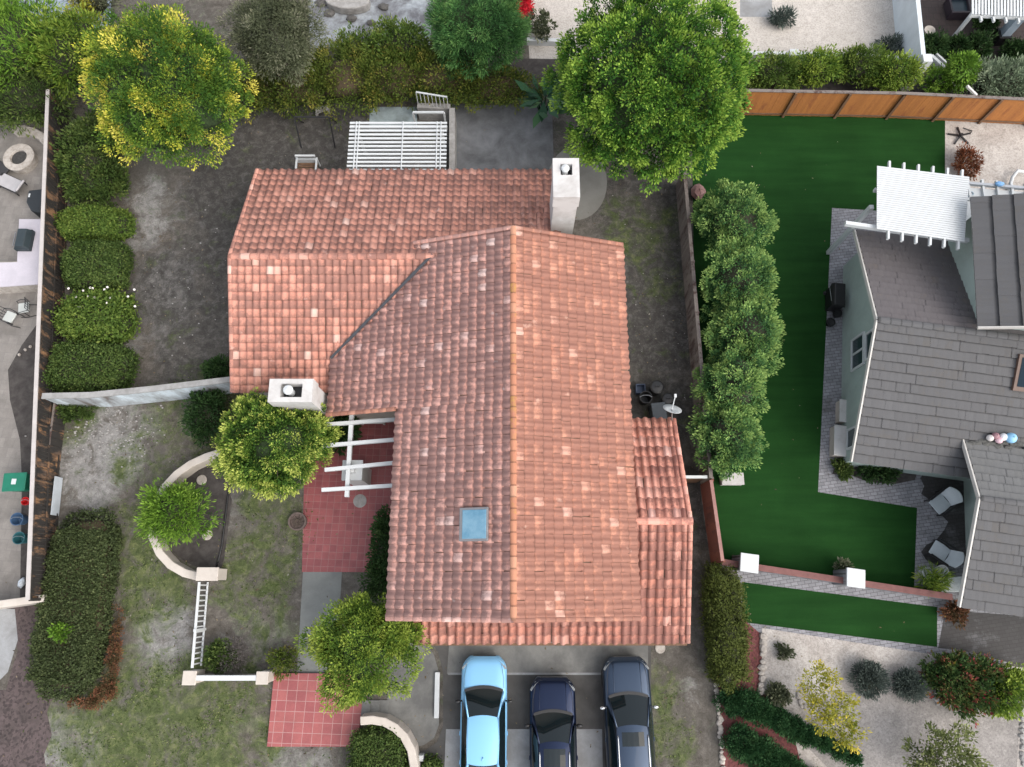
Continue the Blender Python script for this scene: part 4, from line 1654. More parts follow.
mb.bar((b.x, b.y, .9), (b.x, b.y + .01, 1.95), .1, .1, up=(0, 1, 0))
solo('slanted_timber', mb, M['offwhite'], 'pale slanted timber sticking up behind the orange fence', 'timber')

# ------------------------------------------------------------------ structures in the yards
zt = 2.5
A0, A1, A2, A3 = P(350, 123, zt), P(447, 123, zt), P(446, 178, zt), P(346, 178, zt)
pg = thing('slatted_pergola', 'white slatted pergola against the north side of the tiled roof', 'pergola', ((A0.x + A1.x) / 2, A3.y, 0))
mb = MB()
for i in range(15):
    t = i / 14
    mb.bar(A0.lerp(A3, t), A1.lerp(A2, t), .10, .05)
mb.build('slats', M['white'], pg)
for t in (.07, .1, .55, .9, .94):
    mb = MB()
    a, b = A0.lerp(A1, t), A3.lerp(A2, t)
    mb.bar(a + Vector((0, .05, .045)), b + Vector((0, 0, .045)), .05, .04)
    mb.build('batten', M['white'], pg)
mb = MB()
for t in (.05, .95):
    mb.bar(A0.lerp(A3, t) - Vector((0, 0, .12)), A1.lerp(A2, t) - Vector((0, 0, .12)), .1, .18)
mb.build('beams', M['white'], pg)
for t, s_ in ((.06, .05), (.94, .05)):
    c = A0.lerp(A1, t)
    mb = MB()
    mb.box((c.x, c.y - .1, 1.15), (.12, .12, 2.3))
    mb.build('post', M['white'], pg)
c = thing('side_screen', 'narrow grey stucco screen wall with a small railing beside the slatted pergola', 'screen wall', P(449, 140))
mb = MB()
a, b = P(452, 108, 1.2), P(452, 175, 1.2)
mb.strip([a, b], .28, 0, 1.2)
a, b = P(417, 104, 1.1), P(450, 105, 1.1)
mb.strip([a, b], .3, 0, 1.0)
mb.build('wall_body', M['rockgrey'], c)
mb = MB()
a, b = P(416, 92, 1.9), P(447, 97, 1.9)
mb.bar(a, b, .07, .05)
for i in range(9):
    q = a.lerp(b, i / 8)
    mb.bar((q.x, q.y - .02, 1.05), (q.x, q.y - .02, q.z), .03, .03, up=(0, 1, 0))
mb.build('railing', M['white'], c)
mb = MB()
a, b = P(413, 112.5, 1.6), P(444, 112.5, 1.6)
g = thing('white_arch', 'white timber arch frame standing over the pale stone north of the pergola', 'arch', (a.x, a.y, 0))
mb.bar(a, b, .1, .1)
mb.build('beam', M['white'], g)
for q in (a, b):
    mb = MB()
    mb.box((q.x, q.y, .78), (.09, .09, 1.56))
    mb.build('post', M['white'], g)
# swing frame, seen as thin dark bars
g = thing('swing_frame', 'thin dark metal swing frame on the dirt in front of the yellow green hedge', 'swing frame', P(312, 120))
h_ = 1.5
a, b = P(294, 117, h_), P(329, 117, h_)
mb = MB()
mb.tube([a, b], .045, 7)
mb.build('top_bar', M['blackmetal'], g)
for q in (a, b):
    for dy in (-.75, .75):
        mb = MB()
        mb.tube([q, (q.x, q.y + dy, 0)], .035, 6)
        mb.build('leg', M['blackmetal'], g)
mb = MB()
q = P(278, 108, 0)
mb.tube([a, (q.x, q.y, .9)], .03, 6)
mb.build('brace', M['blackmetal'], g)
mb = MB()
a, b = P(316, 111, .35), P(328, 107, .35)
mb.bar(a, b, .35, .06)
for q in (a, b):
    mb.box((q.x, q.y, .16), (.08, .3, .3))
solo('garden_bench', mb, M['rockgrey'], 'small grey plank bench under the hedge beside the swing frame', 'bench')
# white chair frame near the eave
g = thing('garden_chair', 'white open garden chair with armrests on the dirt just north of the tiled eave', 'chair', P(306, 172))
a, b = P(295, 156, .95), P(315, 156, .95)
c0, d0 = P(296, 170, .6), P(315, 170, .6)
mb = MB()
mb.bar(a, b, .08, .12)
mb.bar((a.x, a.y, .55), (b.x, b.y, .55), .06, .3)
mb.build('backrest', M['white'], g)
for s_, t in ((a, c0), (b, d0)):
    mb = MB()
    mb.bar((s_.x, s_.y + .1, .66), (s_.x, s_.y - .95, .63), .09, .05)
    mb.build('armrest', M['white'], g)
    for dy in (0.05, -.9):
        mb = MB()
        mb.box((s_.x, s_.y + dy, .31), (.07, .07, .62))
        mb.build('leg', M['white'], g)
mb = MB()
for i in range(6):
    mb.bar((a.x, a.y - .1 - i * .14, .4), (b.x, b.y - .1 - i * .14, .4), .1, .03)
mb.build('seat', M['brown'], g)

# entry pergola
g = thing('entry_pergola', 'open white beam pergola over the red tile entry path', 'pergola', P(360, 480))
zt = 2.85
for y0, y1, x0 in ((425, 419, 322), (446, 439, 322), (470, 462, 325), (490, 485, 322)):
    mb = MB()
    mb.bar(P(x0, y0, zt), P(403, y1, zt), .15, .16)
    mb.build('rafter', M['white'], g)
mb = MB()
mb.bar(P(352, 412, zt - .16), P(347, 497, zt - .16), .17, .17)
mb.build('beam', M['white'], g)
c = P(352, 470, 2.3)
o = thing('entry_column', 'thick white square column holding up the entry pergola', 'column', (c.x, c.y, 0))
mb = MB()
mb.box((c.x, c.y, 1.08), (.74, .74, 2.16))
mb.build('shaft', M['stucco_white'], o)
mb = MB()
mb.box((c.x, c.y, 2.22), (.86, .86, .12))
mb.box((c.x, c.y, 2.44), (.3, .3, .34))
mb.build('capital', M['white'], o, bevel=.02)
mb = MB()
q = P(360, 501, 0)
mb.lathe((q.x, q.y, .012), [(.30, 0), (.30, .012), (.22, .016), (.20, .008), (.02, .008)], 24)
solo('drain_cover', mb, M['rockgrey'], 'round grey cover set in the red tile entry path', 'drain cover')
q = P(374, 421, 0)
g = thing('porch_bench', 'grey white bench in the dark corner of the tiled entry courtyard', 'bench', (q.x, q.y, 0))
mb = MB()
mb.box((q.x, q.y, .42), (1.1, .45, .06))
mb.build('seat', M['offwhite'], g)
mb = MB()
mb.box((q.x, q.y + .22, .7), (1.1, .06, .5))
mb.build('backrest', M['offwhite'], g)
for dx in (-.5, .5):
    mb = MB()
    mb.box((q.x + dx, q.y, .2), (.08, .4, .39))
    mb.build('leg', M['offwhite'], g)
# garden lights / stepping stones / pot / hose
for px, py, l in ((202, 480, 'round pale stepping stone in the planter bed north of the bright shrub'), (207.5, 535, 'round pale stepping stone in the planter bed east of the bright shrub')):
    q = P(px, py)
    mb = MB()
    mb.lathe((q.x, q.y, 0), [(.22, 0), (.23, .04), (.21, .06), (.13, .065), (.12, .055), (.02, .055)], 18)
    solo('stepping_stone', mb, M['rock'], l, 'stepping stone', 'stepping stones in the planter bed')
q = P(299, 522)
g = thing('stone_planter', 'round dark empty planter ring on the lawn beside the red path', 'planter', (q.x, q.y, 0))
mb = MB()
mb.lathe((q.x, q.y, 0), [(.37, 0), (.40, .25), (.40, .3), (.33, .3), (.31, .18), (.02, .16)], 22)
mb.build('ring', plain('brown_stone', (.12, .09, .08), .9, .3, 6), g)
mb = MB()
for i in range(9):
    a_ = i * .7
    mb.bar((q.x + .28 * math.cos(a_), q.y + .28 * math.sin(a_), .2), (q.x - .2 * math.cos(a_ + .6), q.y - .2 * math.sin(a_ + .6), .27), .025, .02)
mb.build('twigs', M['bark'], g)
mb = MB()
pts = [P(x, y, .03) for x, y in [(231, 478), (228, 495), (226, 512), (224, 528), (222, 545), (219, 558), (216, 568)]]
mb.tube(pts, .045, 7)
solo('garden_hose', mb, M['black'], 'black hose line edging the planter bed', 'hose', smooth=True)

# satellite dish on the low roof's north eave
q = P(672, 420, 2.5)
g = thing('satellite_dish', 'white satellite dish with an arm at the eave of the low garage roof', 'satellite dish', q)
t = P(672, 410, 3.0)
mb = MB()
mb.tube([q, t], .03, 6)
mb.build('mast', M['steel'], g)
mb = MB()
ax = Vector((.15, .72, .62)).normalized().to_track_quat('Z', 'Y').to_matrix()
mb.lathe(t, [(.02, -.06), (.2, -.03), (.40, .05), (.40, .065), (.2, -.015), (.02, -.045)], 24, axis=ax)
mb.build('dish', M['white'], g, smooth=True)
mb = MB()
e = t + Vector((.12, .55, .25))
mb.tube([t + Vector((0, 0, -.05)), e], .022, 6)
mb.box(e, (.09, .14, .09))
mb.build('arm', M['white'], g)


# ------------------------------------------------------------------ bins
def bin_(name, label, px, py, z, r, h, mat, lidmat=None, square=False, rz=0.0, group=None, lid=True, handle=True):
    c = P(px, py, z)
    g = thing(name, label, 'bin', (c.x, c.y, 0), group)
    mb = MB()
    if square:
        for (s0, z0, s1, z1) in ((.8, .05, 1, h),):
            a = r[0] / 2, r[1] / 2
            vs = []
            for s_, zz in ((.78, .04), (1, h)):
                for i, j in ((-1, -1), (1, -1), (1, 1), (-1, 1)):
                    v = Matrix.Rotation(rz, 3, 'Z') @ Vector((i * a[0] * s_, j * a[1] * s_, 0))
                    vs.append((c.x + v.x, c.y + v.y, zz))
            mb.add(vs, [(3, 2, 1, 0), (4, 5, 6, 7), (0, 1, 5, 4), (1, 2, 6, 5), (2, 3, 7, 6), (3, 0, 4, 7)])
        mb.build('body', mat, g, bevel=.03)
        mb = MB()
        mb.box((c.x, c.y, h + .03), (r[0] * 1.06, r[1] * 1.08, .07), rz=rz)
        v = Matrix.Rotation(rz, 3, 'Z') @ Vector((0, -r[1] * .35, 0))
        mb.build('lid', lidmat or mat, g, bevel=.03)
        for s_ in (-1, 1):
            v = Matrix.Rotation(rz, 3, 'Z') @ Vector((s_ * r[0] * .36, r[1] * .48, 0))
            mb = MB()
            mb.lathe((c.x + v.x, c.y + v.y, .12), [(.02, -.03), (.12, -.03), (.12, .03), (.02, .03)], 14, axis=Matrix.Rotation(math.pi / 2, 3, 'Y'))
            mb.build('wheel', M['rubber'], g)
        return g
    if lid:
        mb.lathe((c.x, c.y, 0), [(r * .8, 0), (r * .95, h * .9), (r, h * .92), (r, h)], 20)
        mb.build('body', mat, g)
        mb = MB()
        mb.lathe((c.x, c.y, h), [(r * 1.06, -.03), (r * 1.06, .03), (r * .85, .07), (r * .3, .09), (.02, .09)], 20)
        mb.build('lid', lidmat or mat, g)
        mb = MB()
        mb.tube([(c.x - .1, c.y, h + .08), (c.x - .07, c.y, h + .13), (c.x + .07, c.y, h + .13), (c.x + .1, c.y, h + .08)], .015, 6)
        mb.build('handle', mat, g)
    else:
        mb.lathe((c.x, c.y, 0), [(r * .8, 0), (r, h), (r * 1.08, h), (r * 1.08, h - .05), (r * .93, h - .04), (r * .76, .06), (.02, .06)], 22)
        mb.build('body', mat, g)
        mb = MB()
        mb.tube([(c.x - r, c.y, h), (c.x - r * .5, c.y + r * .3, h + .02), (c.x + r * .5, c.y + r * .3, h + .02), (c.x + r, c.y, h)], .012, 6)
        mb.build('handle', M['steel'], g)
    return g


GREEN = plain('green_bin_plastic', (.006, .14, .085), .45, .15)
g = bin_('wheeled_bin', 'green lidded wheeled bin with a white sticker on the neighbour\'s patio', 15, 482, 1.0, (.95, .75), 1.0, GREEN, None, True, math.radians(3))
c = P(14, 481.5, 1.08)
mb = MB()
mb.box((c.x - .02, c.y, 1.069), (.2, .24, .006))
mb.build('sticker', M['white'], g)
bin_('red_bucket', 'small open red bucket between green bin and blue tub', 25, 501, .35, .17, .35, plain('red_plastic', (.55, .02, .025), .45, .1), lid=False)
bin_('blue_tub', 'open blue round tub south of the red bucket', 16.5, 519, .5, .26, .5, plain('blue_plastic', (.06, .12, .22), .5, .15), lid=False)
bin_('teal_tub', 'open teal round tub nearest the fence end', 18.5, 538, .5, .25, .5, plain('teal_plastic', (.03, .13, .15), .5, .15), lid=False)
q = P(21, 583, .2)
mb = MB()
mb.blob((q.x, q.y, .16), (.13, .22, .16), 10, jit=.2)
solo('plastic_bag', mb, plain('white_plastic', (.6, .66, .72), .4, .15), 'crumpled pale plastic bag at the foot of the fence by the wall stub', 'bag', smooth=True)
for i, (px, py, r_, h_, l) in enumerate(((657, 387, .30, .75, 'black round bin furthest north in the bin cluster beside the house'), (646, 397, .27, .7, 'black round bin against the house wall, west of the bin cluster'), (668, 399, .27, .7, 'black round bin on the fence side of the bin cluster'))):
    bin_('black_bin', l, px, py, h_, r_, h_, M['black'], group='black bins beside the house', lid=(i != 1))
bin_('black_wheeled_bin', 'black wheeled bin directly north of the low garage roof', 659, 411, 1.0, (.62, .72), 1.0, plain('grey_black_plastic', (.03, .038, .045), .4, .2), None, True, .1)
q = P(641, 388, .4)
g = thing('blue_crate', 'small dusty blue crate beside the black bins', 'crate', (q.x, q.y, 0))
mb = MB()
for dx, dy, sx, sy in ((0, -.2, .42, .03), (0, .2, .42, .03), (-.2, 0, .03, .38), (.2, 0, .03, .38)):
    mb.box((q.x + dx, q.y + dy, .17), (sx, sy, .34))
mb.box((q.x, q.y, .02), (.38, .38, .03))
mb.build('body', plain('dusty_blue_plastic', (.06, .085, .14), .6, .2), g)

# ------------------------------------------------------------------ neighbour's patio on the left
q = P(18.5, 157, .45)
g = thing('fire_pit', 'round pale stone fire pit with a dark centre on the left patio', 'fire pit', (q.x, q.y, 0))
mb = MB()
mb.lathe((q.x, q.y, 0), [(.72, 0), (.72, .36), (.78, .37), (.78, .47), (.42, .47), (.40, .3), (.02, .3)], 32)
mb.build('stone_ring', M['rock'], g, bevel=.01)
mb = MB()
mb.lathe((q.x, q.y, .3), [(.40, 0), (.40, .06), (.2, .09), (.02, .09)], 20)
mb.build('lava_rock', plain('lava_rock', (.05, .048, .046), .95, .5, 12, bmp=.4, fine=20), g)
mb = MB()
mb.strip([P(x, y, .5) for x, y in [(12, 128), (22, 128), (32, 131), (41, 136), (47, 143)]], .42, 0, .5)
solo('curved_bench', mb, M['rock'], 'curved pale stone seat wall behind the round fire pit', 'bench', bevel=.03)
q0, q1 = P(20, 225, .92), P(42, 225, .92)
g = thing('outdoor_counter', 'pale lavender L shaped outdoor counter against the board fence', 'counter', P(25, 260))
mb = MB()
poly = [P(19, 219, .92), P(43, 219, .92), P(41, 284, .92), P(-60, 291, .92), P(-60, 264, .92), P(17, 262, .92)]
mb.prism(poly, .86, .92)
mb.build('top', M['lavender'], g, bevel=.01)
mb = MB()
cc = sum((Vector(p) for p in poly), Vector()) / len(poly)
mb.prism([Vector((p.x, p.y, 0)) + Vector((.06 if p.x < -22.5 else -.06, (-.06 if p.y > cc.y else .06), 0)) for p in poly], 0, .86)
mb.build('base', M['rock'], g)
q = P(24, 240, 1.1)
g = thing('built_in_grill', 'dark covered grill set on the lavender counter', 'grill', (q.x, q.y, .92))
DK = plain('dark_teal_cover', (.022, .034, .04), .5, .2)
mb = MB()
mb.box((q.x, q.y, 1.05), (.72, 1.05, .26))
mb.build('body', DK, g, bevel=.03)
mb = MB()
vs = [(-.34, -.5, 0), (.34, -.5, 0), (.34, .5, 0), (-.34, .5, 0), (-.18, -.46, .22), (.22, -.46, .22), (.22, .46, .22), (-.18, .46, .22)]
mb.add([(q.x + a, q.y + b, 1.18 + c) for a, b, c in vs], [(4, 5, 6, 7), (0, 1, 5, 4), (1, 2, 6, 5), (2, 3, 7, 6), (3, 0, 4, 7)])
mb.build('hood', DK, g, bevel=.03)
mb = MB()
mb.bar((q.x - .4, q.y - .35, 1.2), (q.x - .4, q.y + .35, 1.2), .03, .03)
mb.build('handle', M['steel'], g)
q = P(36.5, 201, .8)
g = thing('covered_barbecue', 'black covered barbecue with a small white tag against the pale fence cap', 'grill', (q.x, q.y, 0))
mb = MB()
mb.prism([(q.x - .45, q.y + .55), (q.x + .35, q.y + .65), (q.x + .35, q.y - .7), (q.x - .12, q.y - .6), (q.x - .45, q.y - .1)], 0, .9)
mb.build('cover', plain('black_cover', (.014, .018, .022), .6, .2), g, bevel=.08)
mb = MB()
mb.box((q.x - .33, q.y + .25, .91), (.08, .2, .012))
mb.build('tag', M['white'], g)


def lounge(label, px, py, rz, cushion):
    q = P(px, py, .3)
    g = thing('patio_lounge', label, 'lounge chair', (0, 0, 0), 'lounge chairs by the fire pit')
    mb = MB()
    for s_ in (-1, 1):
        mb.bar((s_ * .34, -.75, .28), (s_ * .34, .55, .28), .05, .06)
        mb.bar((s_ * .34, .5, .28), (s_ * .34, .85, .7), .05, .05)
    mb.build('frame', M['blackmetal'], g)
    for x in (-.34, .34):
        for y in (-.7, .45):
            mb = MB()
            mb.box((x, y, .14), (.05, .05, .28))
            mb.build('leg', M['blackmetal'], g)
    mb = MB()
    mb.box((0, -.1, .37), (.66, 1.25, .12))
    mb.build('seat_cushion', cushion, g, bevel=.04)
    mb = MB()
    mb.box((0, .72, .6), (.66, .5, .1), rx=math.radians(48))
    mb.build('back_cushion', cushion, g, bevel=.04)
    g.location = (q.x, q.y, 0)
    g.rotation_euler.z = rz
    return g


GREY_C = plain('grey_cushion', (.36, .35, .36), .85, .12)
lounge('lounge chair with long pale grey cushion south of the fire pit', 12, 184, math.radians(-115), GREY_C)
lounge('lounge chair with dark cushion at the photo\'s left edge by the fire pit', -3, 167, math.radians(60), plain('charcoal_cushion', (.03, .03, .033), .85, .2))


def metal_chair(label, px, py, rz):
    q = P(px, py, .3)
    g = thing('metal_chair', label, 'chair', (0, 0, 0), 'metal chairs south of the counter')
    mb = MB()
    mb.box((0, 0, .46), (.5, .5, .08))
    mb.build('seat_cushion', plain('pale_green_grey_cushion', (.45, .47, .45), .85, .08), g, bevel=.03)
    mb = MB()
    for x in (-.25, -.12, 0, .12, .25):
        mb.tube([(x, .26, .45), (x * 1.05, .36, .95)], .015, 5)
    mb.tube([(-.28, .36, .95), (0, .40, .98), (.28, .36, .95)], .02, 6)
    mb.tube([(-.26, .3, .65), (.26, .3, .65)], .014, 5)
    mb.build('backrest', M['blackmetal'], g)
    for s_ in (-1, 1):
        mb = MB()
        mb.tube([(s_ * .27, .3, .66), (s_ * .33, 0, .7), (s_ * .31, -.25, .6), (s_ * .28, -.26, .44)], .018, 6)
        mb.build('armrest', M['blackmetal'], g)
        mb = MB()
        mb.tube([(s_ * .27, .38, .02), (s_ * .33, 0, .06), (s_ * .27, -.4, .02)], .018, 6)
        mb.tube([(s_ * .27, 0, .05), (s_ * .25, 0, .44)], .02, 6)
        mb.build('leg', M['blackmetal'], g)
    g.location = (q.x, q.y, 0)
    g.rotation_euler.z = rz
    return g


metal_chair('black metal chair with pale seat, nearer the board fence', 26, 309, math.radians(-80))
metal_chair('black metal chair with pale seat at the photo\'s left edge', 12, 318, math.radians(70))
for i, (px, py) in enumerate(((31, 347), (26, 350), (20, 355))):
    q = P(px, py)
    mb = MB()
    mb.blob((q.x, q.y, .05), (.07, .08, .08), 8)
    solo('small_stone', mb, M['rock'], 'small pale stone on the dark soil bed below the metal chairs', 'stone', 'small stones on the dark bed')

# ------------------------------------------------------------------ behind
q = P(348, 0, .5)
mb = MB()
pts = [(q.x + 1.15 * math.cos(t * .39) * (1 + .1 * math.sin(t)), q.y + .55 * math.sin(t * .39)) for t in range(16)]
mb.prism(pts, .0, .5)
solo('stone_slab', mb, M['rockgrey'], 'large grey slab stone on the mottled pale flagstones', 'stone', bevel=.06)
for px, py, r_ in ((330, 14, .35), (352, 20, .3), (372, 24, .25), (384, 8, .3), (322, 4, .35)):
    q = P(px, py)
    mb = MB()
    mb.blob((q.x, q.y, .08), (r_, r_ * .7, .16), 10, jit=.2)
    solo('dark_stone', mb, plain('dark_stone', (.10, .095, .09), .9, .35, 4), 'dark rock half sunk in the mottled pale flagstones', 'stone', 'dark rocks in the flagstones')
q = P(31, 3, .4)
g = thing('wire_basket', 'dark round ring frame on the pale blue deck', 'frame', (q.x, q.y, 0))
mb = MB()
ring = [(q.x + .33 * math.cos(i * .42), q.y + .33 * math.sin(i * .42), .4) for i in range(16)]
mb.tube(ring, .05, 7)
mb.build('ring', M['blackmetal'], g)
for i in range(4):
    mb = MB()
    a_ = i * math.pi / 2 + .4
    mb.tube([(q.x + .33 * math.cos(a_), q.y + .33 * math.sin(a_), .4), (q.x + .25 * math.cos(a_), q.y + .25 * math.sin(a_), 0)], .025, 6)
    mb.build('leg', M['blackmetal'], g)
q = P(930, 30, .7)
g = thing('bird_bath', 'round white bird bath in the dark brown patio', 'bird bath', (q.x, q.y, 0))
mb = MB()
mb.lathe((q.x, q.y, 0), [(.16, 0), (.09, .1), (.08, .55), (.12, .58)], 14)
mb.build('stem', M['stucco'], g)
mb = MB()
mb.lathe((q.x, q.y, .57), [(.12, 0), (.28, .08), (.29, .14), (.22, .13), (.14, .07), (.02, .06)], 22)
mb.build('bowl', M['stucco'], g)
# far white pergola
zt = 2.7
g = thing('far_pergola', 'white closely slatted patio cover at the photo\'s top right corner', 'pergola', P(1000, 20))
mb = MB()
a0, a1, b0, b1 = P(972, 15, zt), P(1110, 22, zt), P(972, -70, zt), P(1110, -70, zt)
for i in range(44):
    t = i / 43
    mb.bar(a0.lerp(a1, t) + Vector((0, 0, .06)), b0.lerp(b1, t) + Vector((0, 0, .06)), .10, .04)
mb.build('slats', M['white'], g)
mb = MB()
mb.bar(P(970, 15, zt - .1), P(1110, 22, zt - .1), .16, .16)
for i in range(9):
    q = P(981 + i * 12.5, 15.5 + i * .6, zt - .02)
    mb.bar(q + Vector((0, -.3, -.06)), q + Vector((0, .5, -.06)), .09, .12)
mb.build('beam', M['white'], g)
for px, py in ((953, 38), (1018, 62)):
    q = P(px, py)
    mb = MB()
    mb.box((q.x, q.y, 1.25), (.16, .16, 2.5))
    mb.build('post', M['white'], g)
q = P(998, 41, 0)
o = thing('stucco_post', 'thick blue grey post rising from a black base under the white patio cover', 'post', (q.x, q.y, 0))
mb = MB()
mb.box((q.x, q.y, 1.5), (.46, .46, 1.9))
mb.build('shaft', plain('blue_grey_plaster', (.28, .34, .40), .8, .12), o)
mb = MB()
mb.box((q.x, q.y, .3), (.7, .7, .6))
mb.build('base', M['black'], o, bevel=.03)
mb = MB()
mb.box((q.x, q.y, 2.5), (.62, .62, .1))
mb.build('cap', M['white'], o)
q = P(960, 5, .5)
g = thing('sunken_spa', 'dark square tub with a raised rim beside the white patio cover', 'tub', (q.x, q.y, 0))
mb = MB()
for dx, dy, sx, sy in ((0, -.5, 1.1, .12), (0, .5, 1.1, .12), (-.5, 0, .12, .88), (.5, 0, .12, .88)):
    mb.box((q.x + dx, q.y + dy, .28), (sx, sy, .56))
mb.build('rim', plain('dark_plum', (.03, .022, .03), .5, .2), g, bevel=.02)
mb = MB()
mb.box((q.x, q.y, .38), (.88, .88, .04))
mb.build('cover', plain('dark_slate_cover', (.03, .05, .065), .3, .15), g)

# star base and things in the side yard
q = P(962, 134, .25)
g = thing('umbrella_base', 'black five armed star stand lying on the pale gravel', 'stand', (q.x, q.y, 0))
for i in range(5):
    a_ = math.radians(20 + 72 * i)
    mb = MB()
    mb.bar((q.x, q.y, .12), (q.x + .62 * math.cos(a_), q.y + .55 * math.sin(a_), .05), .07, .06)
    mb.build('arm', M['blackmetal'], g)
mb = MB()
mb.lathe((q.x, q.y, .05), [(.08, 0), (.08, .2), (.02, .2)], 12)
mb.build('hub', M['blackmetal'], g)
mb = MB()
a, b = P(963, 128, .3), P(972, 131, .05)
mb.tube([a, b, P(970, 134, .05)], .03, 6)
solo('bent_rod', mb, M['blackmetal'], 'short bent black rod lying next to the star stand', 'rod')
q = P(1020, 178, .4)
mb = MB()
mb.tube([(q.x - .5, q.y - .7, .04), (q.x - .3, q.y + .1, .3), (q.x, q.y + .45, .35), (q.x + .4, q.y + .4, .3)], .09, 8)
solo('white_pipe_loop', mb, M['white'], 'curved white pipe on the pale gravel at the photo\'s right edge', 'pipe', smooth=True)

# grill by the green wall
q = P(838.5, 295, .85)
g = thing('gas_grill', 'black boxy gas grill standing on pavers by the green wall', 'grill', (q.x, q.y, 0))
mb = MB()
mb.box((q.x, q.y, .42), (.6, 1.05, .72), rz=R8)
mb.build('cabinet', M['black'], g, bevel=.02)
mb = MB()
vs = [(-.34, -.6, 0), (.34, -.6, 0), (.34, .6, 0), (-.34, .6, 0), (-.22, -.56, .2), (.26, -.56, .2), (.26, .56, .2), (-.22, .56, .2)]
mb.add([(q.x + a * math.cos(R8) - b * math.sin(R8), q.y + a * math.sin(R8) + b * math.cos(R8), .8 + c) for a, b, c in vs], [(3, 2, 1, 0), (4, 5, 6, 7), (0, 1, 5, 4), (1, 2, 6, 5), (2, 3, 7, 6), (3, 0, 4, 7)])
mb.build('hood', M['black'], g, bevel=.03)
mb = MB()
v = Matrix.Rotation(R8, 3, 'Z') @ Vector((-.38, 0, 0))
mb.bar((q.x + v.x, q.y + v.y - .35, .86), (q.x + v.x, q.y + v.y + .35, .86), .03, .03)
mb.build('handle', M['steel'], g)
for dy in (-.42, .42):
    mb = MB()
    mb.lathe((q.x, q.y + dy, .09), [(.02, -.32), (.09, -.32), (.09, .32), (.02, .32)], 12, axis=Matrix.Rotation(math.pi / 2, 3, 'Y'))
    mb.build('wheel', M['rubber'], g)
for px, py, l in ((838, 313, 'small black pot on the pavers next to the gas grill'), (831, 322, 'small black pot on the pavers south west of the gas grill')):
    q = P(px, py, .3)
    mb = MB()
    mb.lathe((q.x, q.y, 0), [(.14, 0), (.2, .3), (.22, .3), (.22, .26), (.17, .26), (.02, .24)], 14)
    solo('black_pot', mb, M['black'], l, 'pot', 'small black pots by the grill')
# stucco blocks at the wall foot
for px, py, sx, sy, h_, l in ((845, 411, .45, 1.0, .5, 'pale patterned box at the foot of the green wall'), (843, 441, .75, 1.35, .55, 'cream step block at the south corner of the green wall')):
    q = P(px, py, h_)
    g = thing('utility_cabinet', l, 'cabinet', (q.x, q.y, 0))
    mb = MB()
    mb.box((q.x, q.y, h_ / 2), (sx, sy, h_), rz=R8)
    mb.build('body', M['stucco'], g, bevel=.02)
    mb = MB()
    mb.box((q.x, q.y, h_ + .015), (sx + .06, sy + .06, .03), rz=R8)
    mb.build('lid', M['stucco_white'], g)


def lawn_chair(label, px, py, rz):
    q = P(px, py, .4)
    g = thing('patio_chair', label, 'chair', (0, 0, 0), 'white patio chairs on the damp paving')
    W_ = plain('pale_blue_white_plastic', (.46, .51, .54), .5, .06)
    mb = MB()
    mb.prism([(-.33, -.42), (.33, -.42), (.36, -.1), (.33, .3), (-.33, .3), (-.36, -.1)], .36, .41)
    mb.build('seat', W_, g, bevel=.02)
    mb = MB()
    n_ = 9
    vs = []
    for k in range(2):
        for i in range(n_):
            t = -1 + 2 * i / (n_ - 1)
            hh = .95 - .12 * t * t
            vs += [(t * .34, .26 + .08 * (1 - t * t) + k * .035, .38), (t * .40, .56 + .12 * (1 - t * t) + k * .035, hh)]
    fs = []
    for i in range(n_ - 1):
        fs.append((2 * i, 2 * i + 1, 2 * i + 3, 2 * i + 2))
        o_ = 2 * n_
        fs.append((o_ + 2 * i + 2, o_ + 2 * i + 3, o_ + 2 * i + 1, o_ + 2 * i))
        fs.append((2 * i + 1, o_ + 2 * i + 1, o_ + 2 * i + 3, 2 * i + 3))
    mb.add(vs, fs)
    mb.build('backrest', W_, g, smooth=True)
    for s_ in (-1, 1):
        mb = MB()
        mb.bar((s_ * .41, -.35, .58), (s_ * .41, .42, .62), .09, .035)
        mb.build('armrest', M['blackmetal'], g)
        for y in (-.33, .36):
            mb = MB()
            mb.box((s_ * .4, y, .29), (.05, .05, .58))
            mb.build('leg', M['blackmetal'], g)
    g.location = (q.x, q.y, 0)
    g.rotation_euler.z = rz
    return g


lawn_chair('white curved patio chair nearest the house eave on damp paving', 941, 503, math.radians(-55))
lawn_chair('white curved patio chair nearest the pillar wall on damp paving', 941, 552, math.radians(-128))
for px, py, l in ((928.5, 573, 'white pot with a spiky plant west of its twin by the wall end'), (943, 571, 'white pot east of its twin by the chair and wall end')):
    q = P(px, py, .5)
    mb = MB()
    mb.lathe((q.x, q.y, 0), [(.17, 0), (.24, .4), (.26, .45), (.26, .5), (.21, .5), (.19, .4), (.02, .38)], 18)
    solo('white_pot', mb, M['white'], l, 'pot', 'white pots by the wall end')
mb = MB()
a = [P(x, y, .5) for x, y in ((940, 578), (962, 576), (962, 592), (940, 592))]
mb.prism(a, 0, .5)
solo('stone_bench', mb, stained('pale_speckled_stone', (.48, .52, .52), (.32, .35, .35), .5, 8, .7), 'pale speckled stone block tucked under the grey roof at the wall end', 'stone block', bevel=.03)
